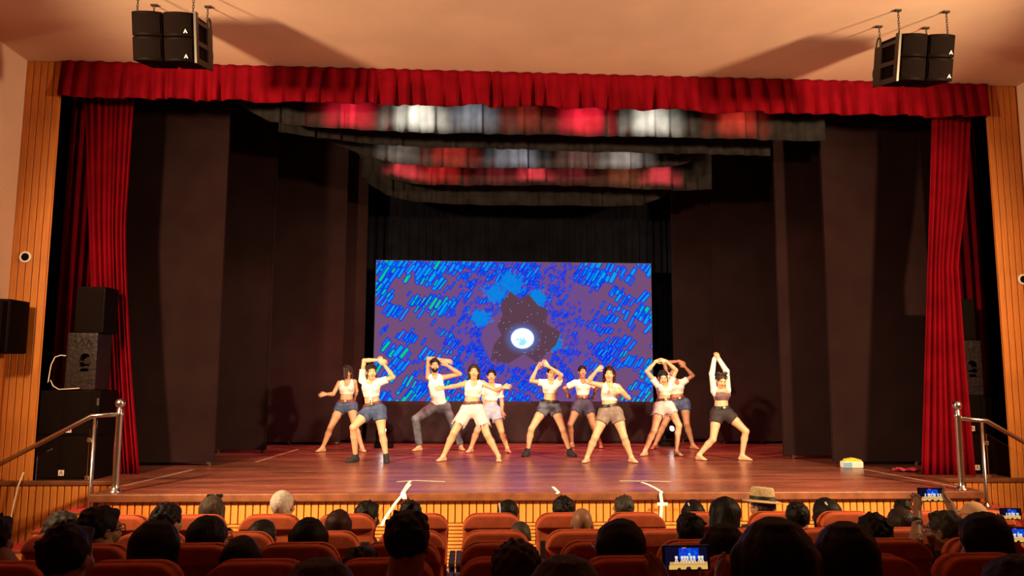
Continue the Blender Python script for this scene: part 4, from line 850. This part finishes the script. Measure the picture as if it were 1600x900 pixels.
dancer(JJ((861.6, 583, -.02), (860.4, 594), (850.5, 598.5), (872, 598.5), (830, 595, -.05), (839, 576, -.10), (845, 568, -.12), (877, 586, -.14), (857, 572.5, -.24), (849.5, 563.5, -.26), (859.8, 622), (852, 634), (865.8, 634), (830.5, 670), (879.5, 671), (824, 699.5), (890.5, 700.5), (820.5, 711.5), (895.5, 711.5)),
       'dancer in a short white top, blue-grey shorts and black socks, arms crossed overhead', 'skin_a', ('tied', 'hair_black'), ('tee', 'white_cotton', .28, .45), ('shorts', 'denim_mid', .32, .75), (6, 6, 4), belt='belt_black', socks='sock', extra=('fray', 'band'), hcurl=(.7, .1))
dancer(JJ((910, 581, -.02), (910.3, 593), (898, 598.5), (922.5, 598.5), (882, 606.5, .05), (886, 616, .22), (890, 619, .26), (931.5, 607.5, .05), (929, 617, .2), (926, 620, .24), (911.2, 619), (904, 632), (918.5, 632), (890.8, 663.5), (928.5, 669.5), (893.5, 692), (938.2, 692), (884.5, 698.5), (939.5, 699)),
       'dancer in a white tee and navy shorts with a wide black waistband', 'skin_c', ('bun', 'hair_black'), ('tee', 'pink_cotton', .10, .7), ('shorts', 'denim_navy', .36, 1.0), (2, 0, 0), belt='belt_brown', build=1.05, extra=('fray',))
dancer(JJ((952, 584, -.04), (952.5, 598.5), (941, 602.5), (965.5, 604.5), (918, 597, -.08), (932.5, 579, -.16), (940, 573, -.18), (982, 622, -.05), (968.5, 612.5, -.22), (962.5, 609, -.24), (952, 630.5), (945.5, 645), (962.5, 645), (930, 683), (975, 682), (917.5, 711.5), (986.5, 712.5), (913, 721.5), (993, 721.5)),
       'dancer in a sleeveless white crop top and brown-grey shorts, elbow raised', 'skin_a', ('long', 'hair_auburn'), ('tank', 'white_cotton', .16, 0), ('shorts', 'denim_grey', .40, 1.0), (-14, 4, 3), build=1.06, belt='belt_black', extra=('band',), hcurl=(1.2, .4))
dancer(JJ((1036, 589, -.08), (1037.7, 599), (1027.5, 600.5), (1047.5, 598), (1010.8, 580.5, -.05), (1025, 564.5, -.08), (1033, 562.5, -.08), (1056.5, 578.5, -.05), (1040.5, 564, -.10), (1032.5, 562.5, -.12), (1037, 620), (1031, 636), (1045, 635.5), (1022, 672.5), (1061, 665), (1008, 700), (1057, 698.5), (1003, 711), (1065, 711)),
       'dancer in pale lilac shorts with arms arched overhead, hair loose on her face', 'skin_a', ('loose', 'hair_black'), ('tee', 'white_cotton', .16, .45), ('shorts', 'denim_pale', .34, .9), (-6, 24, -6), belt='belt_brown', extra=('fray',))
dancer(JJ((1049.5, 582, -.02), (1055.5, 594.5), (1046.5, 598), (1066, 598), (1038, 567, 0), (1062, 564.5, -.08), (1069, 568, -.1), (1082.5, 587, -.04), (1070, 573, -.1), (1063.5, 566.5, -.12), (1058, 619), (1053.5, 630.5), (1069.5, 630.5), (1038, 663), (1073, 662), (1023.5, 694.5), (1082.5, 695), (1019.5, 700.6), (1090, 700.6)),
       'dancer in dark denim shorts with arms arched, behind the one in lilac shorts', 'skin_c', ('tied', 'hair_black'), ('tee', 'pink_cotton', .16, .5), ('shorts', 'denim_blue', .34, .95), (10, 8, 5), belt='belt_brown', build=1.06, extra=('band',))
dancer(JJ((1127, 594.5, -.06), (1127, 607), (1116, 611), (1136.5, 609.5), (1112.5, 584, -.02), (1116, 561, -.04), (1121, 554, -.05), (1135, 580, -.02), (1123.5, 561.5, -.06), (1120.5, 554.5, -.08), (1127, 632), (1120.5, 646), (1135.5, 645.5), (1114, 686.5), (1165.5, 674), (1092, 711), (1159.5, 710.5), (1101, 717.8), (1175, 718.2)),
       'dancer in white sleeves, mauve bra top and black shorts stretching both arms up', 'skin_a', ('bun_pair', 'hair_brown'), ('bolero', 'white_cotton', .3, 1), ('shorts', 'denim_black', .36, .85), (2, 22, 0), belt='belt_black', hcurl=(1.2, 1.2))
# ================================================================== auditorium seats
def seat_proto():
    e = empty('auditorium_seat')
    o = []; w_, h0, h1, r = .235, .36, 1.0, .115
    o += [(-w_ + .02, h0), (w_ - .02, h0)]
    for a in np.linspace(0, math.pi / 2, 7): o.append((w_ - r + r * math.cos(a), h1 - r + r * math.sin(a)))
    for a in np.linspace(math.pi / 2, math.pi, 7): o.append((-w_ + r + r * math.cos(a), h1 - r + r * math.sin(a)))
    MB().prism(o, 0, .10).build('backrest', 'seat_fabric', e, .03, 3, True)
    o2 = [(a * .985, b if b < .8 else b + .004) for a, b in o]
    hd = [(a, max(b, .84)) for a, b in o[2:]]; MB().prism(hd, -.022, .115).build('head_pad', 'seat_fabric', e, .022, 3, True)
    MB().box((-.20, -.012, .30), (.20, .012, .80)).build('back_shell', 'seat_plastic', e, .008, 2)
    MB().box((-.225, .08, .34), (.225, .54, .46)).build('seat_cushion', 'seat_fabric', e, .035, 3, True)
    for sx in (-1, 1):
        MB().box((sx * .262 - .02, -.01, 0), (sx * .262 + .02, .12, .60)).box((sx * .262 - .02, .1, .30), (sx * .262 + .02, .36, .60)).build('side_panel', 'seat_plastic', e, .006, 1)
        MB().box((sx * .262 - .024, -.03, .60), (sx * .262 + .024, .42, .64)).build('armrest', 'seat_plastic', e, .012, 2)
    return e
proto = seat_proto(); first = True
RN = ['front row, closest to the slatted stage front', 'second row from the stage', 'third row from the stage', 'fourth row from the stage', 'fifth row from the stage', 'sixth row from the stage', 'seventh row from the stage']
def seat_at(row, k):
    global first
    e = proto if first else copy_tree(proto); first = False
    e.location = (-.76 + .58 * k, ROWY[row] - .05, ROWZ[row])
    w_ = OCC.get((row, k))
    if w_: tag(e, 'rust orange auditorium seat of the person with ' + w_, 'seat', 'auditorium seats')
    else: tag(e, 'empty rust orange auditorium seat in the ' + RN[row], 'seat', 'empty seats in the ' + RN[row])
OCC = {}
WHO = ['short black hair by the lower step', 'curly greying hair by the steps', 'black clothes and broad shoulders', 'glasses turning to the stage centre', 'wet-looking tousled hair', 'thick long black hair', 'sunglasses on a light brown bob', 'wide black bob and glasses', 'sleek black bob', 'round black hair, sitting low', 'white hair and glasses', 'long black hair behind the white-haired man', 'straight reddish brown hair', 'black side-parted hair', 'bushy dark auburn hair', 'purple-edged close black hair', 'neat thick black hair', 'curly black hair before the ribbon', 'a silver hair clip', 'fuzzy dark auburn hair', 'cropped grey hair', 'short curly black hair', 'a shaved bald head', 'short greying hair by the hanging ribbon', 'heavy black bob and glasses', 'bushy dark red hair', 'a hair slide', 'short black hair above the glowing phone', 'black hair, leaning to a neighbour', 'a straw hat', 'full black hair behind the glowing phone', 'large rounded black hair', 'black hair brushed back', 'a pale ribbon in long hair', 'big black hair before the fuzzy curls', 'a fuzzy mop of curls', 'a straight brown bob', 'black hair half hidden by the brown bob', 'glasses, a watch and a raised phone', 'a pale tan cap', 'smooth black hair', 'dark clothes beneath the lower phone', 'a phone above the red step', 'a phone held low', 'the large glowing phone']
SEATS = set()
for row, ks in enumerate((range(-5, 9), range(-4, 8), range(-3, 7), range(-3, 6), (), (), ())):
    for k in ks: SEATS.add((row, k))
# ================================================================== audience
# x, top y, depth, width factor, hair style, hair colour, skin, shirt, (yaw, pitch, roll), extras, label
PEOPLE = [
 (-10, 804, 3.75, 1.0, 'short', 'hair_black', 'skin_c', 0, (0, 0, 0), '', 'person with short black hair by the lower red carpeted step'),
 (99, 796, 4.55, 1.08, 'curly', 'hair_grey', 'skin_c', 0, (-6, 0, 0), '', 'person with curly greying hair seated before the red carpeted steps'),
 (109, 817, 2.90, 1.0, 'short', 'hair_black', 'skin_c', 0, (8, 2, 0), '', 'broad-shouldered person in black behind the curly greying head'),
 (160, 790, 3.95, 1.08, 'short', 'hair_black', 'skin_c', 2, (38, 2, 0), 'glasses', 'man in glasses with short black hair turning towards the stage centre'),
 (264, 784, 5.45, .96, 'curly', 'hair_black', 'skin_c', 1, (28, 4, 6), '', 'person with wet-looking tousled black hair, head tilted'),
 (250, 812, 3.62, 1.0, 'wide', 'hair_black', 'skin_c', 0, (14, 6, -4), '', 'person with thick long black hair in front of the tousled head'),
 (334, 773, 6.30, .98, 'bob', 'hair_light', 'skin_b', 0, (0, 0, 0), 'topglasses', 'person with light brown bob and sunglasses pushed up on the head'),
 (332, 805, 4.60, 1.0, 'wide', 'hair_black', 'skin_c', 0, (32, 4, 0), 'glasses', 'person with wide black bob and glasses behind the light brown bob'),
 (414, 811, 5.45, .92, 'bob', 'hair_black', 'skin_c', 1, (20, 4, 0), '', 'person with sleek black bob below the white-haired man'),
 (380, 836, 3.95, .98, 'bob', 'hair_black', 'skin_c', 0, (0, 5, 0), '', 'low-seated person with round black hair between two orange seats'),
 (443, 765, 6.30, 1.10, 'thin', 'hair_white', 'skin_b', 6, (10, 0, 0), 'glasses', 'white-haired man in glasses in the front row'),
 (484, 807, 4.60, .95, 'wide', 'hair_black', 'skin_c', 1, (-4, 2, 0), '', 'person with long black hair behind the white-haired man'),
 (531, 795, 5.45, .90, 'long', 'hair_auburn', 'skin_b', 4, (6, 3, 0), '', 'person with straight reddish brown hair'),
 (575, 783, 6.30, 1.06, 'short', 'hair_black', 'skin_c', 0, (28, 4, 0), '', 'person with black side-parted hair beside the long white ribbon'),
 (505, 869, 2.02, 1.0, 'wide', 'hair_auburn', 'skin_c', 2, (0, 3, 0), '', 'person with bushy dark auburn hair behind the purple-rimmed head'),
 (565, 853, 3.55, .95, 'short', 'hair_black', 'skin_c', 3, (6, 6, 0), '', 'low-seated person with close black hair edged in purple light'),
 (639, 796, 3.20, 1.08, 'short', 'hair_black', 'skin_c', 1, (14, 4, 0), '', 'man with neat thick black hair in front of the long ribbon'),
 (642, 780, 6.30, .95, 'curly', 'hair_black', 'skin_c', 0, (0, 0, 0), '', 'person with curly black hair in the front row before the long ribbon'),
 (795, 780, 6.30, 1.0, 'tied', 'hair_black', 'skin_c', 0, (20, 3, 0), 'clip', 'person with glossy black hair held by a silver clip'),
 (806, 840, 2.75, .95, 'curly', 'hair_auburn', 'skin_c', 2, (-4, 3, 0), '', 'person with fuzzy dark auburn hair behind the two balding heads'),
 (813, 814, 5.45, .92, 'thin', 'hair_grey', 'skin_c', 0, (0, 4, 0), '', 'person with cropped grey hair behind the silver hair clip'),
 (880, 773, 6.30, .95, 'curly', 'hair_black', 'skin_c', 0, (0, 0, 0), '', 'person with short curly black hair below the folded white tape'),
 (909, 794, 5.45, .95, 'none', 'hair_grey', 'skin_c', 6, (6, 2, 0), '', 'bald man with a shaved brown head in the second row'),
 (974, 774, 6.30, .95, 'short', 'hair_grey', 'skin_c', 0, (-6, 0, 0), 'glasses', 'person with short greying hair on the seat by the hanging ribbon'),
 (962, 810, 3.20, 1.0, 'wide', 'hair_black', 'skin_c', 1, (-26, 4, 0), 'glasses', 'person with heavy black bob and glasses behind the bald man'),
 (880, 864, 2.02, 1.0, 'wide', 'hair_auburn', 'skin_c', 2, (0, 3, 0), '', 'person with bushy dark red hair behind the heavy black bob'),
 (1082, 780, 6.30, .95, 'bob', 'hair_black', 'skin_c', 0, (8, 4, 0), 'clip', 'person with black hair and a hair slide beside the hanging ribbon'),
 (1077, 801, 4.60, .98, 'short', 'hair_black', 'skin_c', 0, (0, 2, 0), '', 'person with short black hair above the large glowing phone'),
 (1126, 776, 5.45, 1.0, 'wide', 'hair_black', 'skin_c', 0, (-24, 8, -14), '', 'person with black hair leaning towards a neighbour beside the straw hat'),
 (1190, 768, 6.25, .98, 'short', 'hair_grey', 'skin_b', 1, (-30, 2, 0), 'hat glasses', 'man in a straw hat with a dark band'),
 (1128, 817, 3.75, 1.0, 'wide', 'hair_black', 'skin_c', 0, (4, 3, 0), '', 'person with full black hair behind the large glowing phone'),
 (1205, 806, 2.02, 1.0, 'wide', 'hair_black', 'skin_c', 0, (6, 3, 0), '', 'person with large rounded black hair behind the straw hat'),
 (1245, 784, 5.45, .98, 'short', 'hair_black', 'skin_c', 0, (16, 3, 0), '', 'person with black hair brushed back beside the straw hat'),
 (1287, 777, 5.95, 1.05, 'long', 'hair_black', 'skin_c', 1, (-8, 4, 0), 'clip', 'person with long black hair and a pale ribbon in it'),
 (1314, 813, 2.45, 1.0, 'wide', 'hair_black', 'skin_c', 0, (0, 3, 0), '', 'person with big black hair in front of the fuzzy curly head'),
 (1363, 799, 4.40, .98, 'curly', 'hair_black', 'skin_c', 0, (0, 3, 0), '', 'person with a fuzzy mop of dark curls'),
 (1404, 792, 5.40, .98, 'bob', 'hair_brown', 'skin_c', 1, (0, 3, 0), '', 'person with straight brown bob next to the fuzzy curls'),
 (1410, 780, 6.30, .75, 'short', 'hair_black', 'skin_c', 0, (0, 2, 0), '', 'person with black hair half hidden by the brown bob'),
 (1472, 797, 4.60, 1.0, 'short', 'hair_grey', 'skin_c', 0, (-42, 0, 0), 'glasses phone watch', 'man in glasses holding up a phone with both hands'),
 (1520, 787, 5.85, 1.0, 'none', 'hair_grey', 'skin_b', 1, (0, 8, 0), 'cap', 'person in a pale tan cap beside the steps'),
 (1529, 799, 3.60, 1.0, 'wide', 'hair_black', 'skin_c', 0, (-12, 4, 10), '', 'person with smooth black hair in front of the pale tan cap'),
 (1580, 864, 2.25, 1.0, 'wide', 'hair_black', 'skin_c', 0, (0, 3, 0), '', 'person in dark clothes beneath the lower small phone'),
 (1640, 812, 4.75, 1.0, 'short', 'hair_black', 'skin_c', 2, (-8, 0, 0), 'phone2', 'person filming with a phone above the red step'),
 (1665, 836, 3.60, 1.0, 'short', 'hair_black', 'skin_c', 2, (-8, 0, 0), 'phone3', 'person filming with a phone held low beside the smooth black hair'),
 (1075, 945, 1.42, .9, 'short', 'hair_black', 'skin_b', 1, (0, 3, 0), 'phone1', 'person holding up a large glowing phone with both hands'),
]
PH_IMG = {}
def phone_picture(seed, cx_=.5):
    w_, h = 96, 48; y_, x_ = np.mgrid[0:h, 0:w_].astype(float); im = np.tile(srgb(18, 14, 40), (h, w_, 1)); rg_ = np.random.default_rng(seed)
    sx0, sx1, sy0, sy1 = w_ * .34, w_ * .80, h * .08, h * .55; mk_ = (x_ > sx0) & (x_ < sx1) & (y_ > sy0) & (y_ < sy1); im[mk_] = srgb(15, 60, 215)
    for q in range(40):
        a, b2 = rg_.uniform(sx0, sx1), rg_.uniform(sy0, sy1); im[np.hypot(x_ - a, y_ - b2) < 1.2] = srgb(20, 120, 240)
    im[np.hypot(x_ - w_ * .58, y_ - h * .33) < 2.6] = srgb(130, 240, 255)
    im[(y_ > h * .66) & (x_ > w_ * .12)] = srgb(225, 165, 95); im[(y_ > h * .80) & (x_ > w_ * .1)] = srgb(240, 190, 90)
    for fx in (.28, .40, .47, .55, .63, .68, .80, .88):
        bx = fx * w_ + rg_.normal(0, 1); im[(np.abs(x_ - bx) < 2.6) & (np.abs(y_ - h * .46) < h * .06)] = srgb(255, 250, 235); im[(np.abs(x_ - bx) < 1.6 + (y_ - h * .52) * .35) & (np.abs(x_ - bx) > (y_ - h * .56) * .22) & (y_ > h * .5) & (y_ < h * .72)] = srgb(250, 225, 190)
    for fx, rr_ in ((.55, 6), (.8, 5), (.33, 4)): im[np.hypot(x_ - w_ * fx, (y_ - h * .98)) < rr_] = srgb(30, 25, 60)
    im[(np.abs(y_ - h * .05) < 1.2) & (np.abs(x_ - w_ * .46) < 5)] = srgb(240, 90, 110)
    im[:, :int(w_ * .03)] = 0
    return im
def phone(px, py, Y, wpx, lab, seed, tilt=0.0):
    p = at(px, py, Y=Y); wm = wpx * (Y - CAM[1]) / F_PX; hm = wm * .52
    e = empty('phone', (p[0], p[1], p[2] - hm / 2), lab, 'phone'); e.rotation_euler = (R(-4), R(tilt), R(-3))
    MB().box((-wm / 2, 0, 0), (wm / 2, .009, hm)).build('case', 'phone_body', e, .003, 2)
    link('display', picture_mesh('display', phone_picture(seed), wm * .90, hm * .88, 'phone_picture'), e, (-wm * .012, -.0008, hm * .06))
    return p, wm, hm
def to_head(mb, hc, A, s, base): mb.v = [tuple(hc + s * (A @ np.array(p_)) - base) for p_ in mb.v]; return mb
PUT = {1: (1, -5), 3: (2, -4), 24: (3, 1), 34: (4, 2)}      # seats of those between two rows
def viewer(x, top, d, wf, style, hcol, skin, sh, face, extra, lab, idx):
    row = PUT[idx][0] if idx in PUT else min(range(7), key=lambda r_: abs(ROWY[r_] - CAM[1] - d))
    Y = ROWY[row] + .28; T = at(x, top, Y=Y); s = min(1.15, max(.85, wf * (Y - CAM[1]) / (d + .1)))
    gap = {'wide': .130, 'none': .112, 'thin': .114, 'curly': .145}.get(style, .126) * s
    if 'hat' in extra: gap = .13 * s
    hc = V3(T[0], Y, T[2] - gap); A = frame(face[0], face[1], face[2], 1)
    k = PUT[idx][1] if idx in PUT else round((T[0] + .76) / .58); SEATS.add((row, k)); OCC.setdefault((row, k), WHO[idx])
    fz = ROWZ[row]; sy = ROWY[row]; sz = fz + .46
    neck = hc + V3(0, -.025, -.145 * s); pel = V3(-.76 + .58 * k, sy + .19, sz + .105)
    up = unit(neck - pel); chest = pel + (neck - pel) * .68; shw = .165 * min(1, wf) * (1.2 if 'broad' in lab else .66 if idx in (5, 9, 13, 17, 20, 22) else 1); base = V3(pel[0], pel[1], sz)
    shL, shR = neck + V3(-shw, 0, -.055), neck + V3(shw, 0, -.055)
    if shL[2] < fz + .86:      # low in the seat: shoulders between the armrests
        for q_ in (shL, shR): q_[0] = min(max(q_[0], pel[0] - .165), pel[0] + .165)
        neck[0] = min(max(neck[0], pel[0] - .10), pel[0] + .10); chest = pel + (neck - pel) * .68
    arms = {}
    knees = [pel + V3(q * .09, .38, -.02) for q in (-1, 1)]; feet = [V3(kn[0], kn[1] + .03, fz + .04) for kn in knees]
    for q, sh_ in ((-1, shL), (1, shR)): arms[q] = (pel + V3(q * .165, .03, .17), pel + V3(q * .085, .27, .09))
    ph = None
    if 'phone' in extra:
        t = extra.split('phone')[1][:1]
        if t == '1': ph = phone(1073, 872, CAM[1] + 1.95, 73, 'large glowing phone showing the stage, held up in two hands', 1, -1)
        elif t == '2': ph = phone(1580, 803, CAM[1] + 5.25, 34, 'small phone with a dim blue display held over the red step', 2)
        elif t == '3': ph = phone(1589, 836, CAM[1] + 4.35, 46, 'phone showing the stage beside the smooth black hair', 3)
        else: ph = phone(1455, 773, CAM[1] + 5.2, 41, 'phone raised by the man in glasses and a watch', 4)
        pc, wm, hm = ph
        for q in (-1, 1):
            wr = pc + V3(q * (wm / 2 + .028), -.06, -hm / 2 - .075); e_ = V3(pc[0] + q * (wm / 2 + .12), min(wr[1] - .14, pc[1] - .2), wr[2] - .20)
            if t == ' ' or t == '': 
                wr = at(1433, 800, Y=pc[1] - .05) if q < 0 else at(1484, 788, Y=pc[1] - .03); e_ = at(1431, 858, Y=pc[1] - .22) if q < 0 else at(1506, 842, Y=pc[1] - .25)
            e_[2] = max(e_[2], fz + .71); arms[q] = (e_, wr)
    allp = np.array([hc, pel, *knees, *feet, *[p_ for a in arms.values() for p_ in a]]); lo, hi = allp.min(0) - .2, allp.max(0) + .2; lo[2] = fz
    res = .018; f = Field(lo, hi, res); n = V3(0, 1, 0)
    f.seg(neck - up * .05, hc - V3(0, .01, .03), .072 * s, .066 * s, .02); f.seg(pel, chest, .125, .135, .04, n, .72); f.seg(chest, neck - up * .05, .130, .056, .05, n, .68); f.seg(shL, shR, .045, .045, .04)
    for q, sh_ in ((-1, shL), (1, shR)): f.seg(sh_, arms[q][0], .045, .04, .02)
    for q in (-1, 1):
        e_, w_ = arms[q]; f.seg(e_, w_, .040, .029, .02)
        f.seg(e_, e_ + (w_ - e_) * .3, .040, .040, .02)
    f.cut(V3(0, 0, sz + .02), V3(0, 0, -1)); V, Q = f.surface(); parts = [(V, Q, 0), head_mesh(hc, A, s, .0075)]
    for q in (-1, 1):
        e_, w_ = arms[q]
        if ph is not None: tgt = ph[0] + V3(q * ph[1] * .47, .006, -ph[2] * .05); dd = tgt - w_; V, Q = hand_mesh(w_, dd, V3(-q * .9, .35, .1) if True else n, .92, -q, .75, .35, .006)
        else: V, Q = hand_mesh(w_, V3(-q * .3, 1, -.25), V3(0, 0, 1), .95, -q, .6, .4, .009)
        parts.append((V, Q, 0))
    V, Q, Mi = join(parts)
    e = empty('person', base, lab, 'person', 'spectators seated in the hall')
    # clothes: one garment for the trunk and arms, one for the legs
    f = Field(lo, hi, res); f.seg(pel, chest, .145, .155, .04, n, .72); f.seg(chest, neck - up * .05, .150, .062, .05, n, .68); f.seg(shL, shR, .062, .062, .04)
    for q, sh_ in ((-1, shL), (1, shR)):
        e_, w_ = arms[q]; f.seg(sh_, e_, .060, .050, .03)
        if ph is None or idx % 2 == 0 and not 'watch' in extra: pe = e_ + (w_ - e_) * .8; f.seg(e_, w_, .050, .042, .02, planes=[(pe, unit(w_ - e_))])
    if 'hood' in extra: f.seg(neck + V3(-.07, -.05, 0), neck + V3(.07, -.05, 0), .07, .07, .03)
    f.cut(V3(0, 0, sz + .006), V3(0, 0, -1)); part_mesh('shirt', f, 'shirt_%d' % sh, e, base)
    f = Field(lo, hi, .022); f.seg(pel + V3(-.08, 0, 0), pel + V3(.08, 0, 0), .12, .12, .03, V3(0, 0, 1), .85)
    for i, q in enumerate((-1, 1)): f.seg(pel + V3(q * .085, 0, -.01), knees[i], .088, .062, .03); f.seg(knees[i], feet[i] + V3(0, 0, .03), .062, .045, .02); f.seg(feet[i] + V3(0, -.02, 0), feet[i] + V3(0, .10, -.005), .04, .035, .02)
    f.cut(V3(0, 0, fz + .001), V3(0, 0, -1)); part_mesh('trousers', f, 'shirt_%d' % (idx % 2), e, base)
    link('body', np_mesh('body', V - base, Q, [skin, 'eye_white', 'eye_dark', 'lips'], Mi), e)
    if style != 'none':
        V, Q = hair_mesh(style, hc, A, s, .009); link('hair', np_mesh('hair', V - base, Q, [hcol]), e)
    if 'glasses' in extra and 'topglasses' not in extra:
        gm = 'frame_silver' if face[0] < -20 else 'frame_dark'
        for q in (-1, 1):
            gl = MB().tube([(q * .034 + .026 * math.cos(a_), .100, .004 + .021 * math.sin(a_)) for a_ in np.linspace(0, 2 * math.pi, 16)], .0028, 5, False); gl.tube([(q * .060, .099, .008), (q * .084, .05, .008), (q * .086, -.015, .006)], .0028, 5)
            if q < 0: gl.tube([(-.010, .103, .006), (.010, .103, .006)], .0028, 5)
            to_head(gl, hc, A, s, base).build('spectacles', gm, e)
    if 'topglasses' in extra:
        for q in (-1, 1): to_head(MB().box((q * .034 - .031, .02, .098), (q * .034 + .031, .04, .126)), hc, A, s, base).build('sunglasses_lens', 'frame_dark', e, .006, 1)
    if 'clip' in extra: to_head(MB().tube([(-.05, -.10, .10), (-.035, -.125, .055), (-.03, -.13, .0)], .007, 6), hc, A, s, base).build('hair_clip', 'logo_white', e)
    if 'watch' in extra:
        w0 = arms[-1][1] + (arms[-1][0] - arms[-1][1]) * .28; ax_ = unit(arms[-1][1] - arms[-1][0])
        wt = MB().tube([w0 - ax_ * .012 - base, w0 + ax_ * .012 - base], .037, 14); wt.build('watch_strap', 'frame_dark', e)
        MB().box((-.02, -.012, -.018), (.02, .006, .018)).build('watch_face', 'frame_silver', e, .004, 1, loc=tuple(w0 - base + V3(-.01, -.034, 0)))
    if ph is not None and 'watch' not in extra and False: pass
    if 'hat' in extra:
        hb = hc + s * (A @ V3(0, -.005, .055)); ht = empty('straw_hat', tuple(hb), 'pale straw hat with a dark band on the man in the front row', 'hat')
        ht.rotation_euler = (R(-4), R(4), 0)
        br = MB(); br.lathe([(.085, .0), (.105, -.002), (.160, -.012), (.168, -.008), (.162, -.003), (.106, .008), (.104, .01)], n=32); br.build('brim', 'straw', ht, smooth=True)
        MB().lathe([(.104, .0), (.102, .05), (.094, .10), (.086, .112), (.060, .108), (.03, .098), (.001, .096)], n=32).build('crown', 'straw', ht, smooth=True)
        MB().lathe([(.1065, .006), (.1065, .008), (.1055, .038), (.103, .038), (.103, .006)], n=32).build('band', 'belt_black', ht)
    if 'cap' in extra:
        cp = empty('tan_cap', tuple(hc), 'plain pale tan cap on the person beside the steps', 'cap'); f = Field((-.14, -.16, -.02), (.14, .22, .16), .007)
        f.ell((0, -.018, .028), (.088, .106, .100), .01); f.seg((-.05, .09, .055), (.05, .09, .055), .05, .05, .02, V3(0, 0, 1), .22); f.cut(V3(0, 0, .035), V3(0, 0, -1)); V, Q = f.surface(); V = V @ A.T * s
        link('cap_crown', np_mesh('cap_crown', V, Q, ['tan_cap']), cp); to_head(MB().tube([(0, -.018, .125), (0, -.018, .136)], .008, 8), V3(0, 0, 0), A, s, V3(0, 0, 0)).build('cap_button', 'tan_cap', cp)
for i, P_ in enumerate(PEOPLE): viewer(*P_, i)
for row, k in sorted(SEATS): seat_at(row, k)
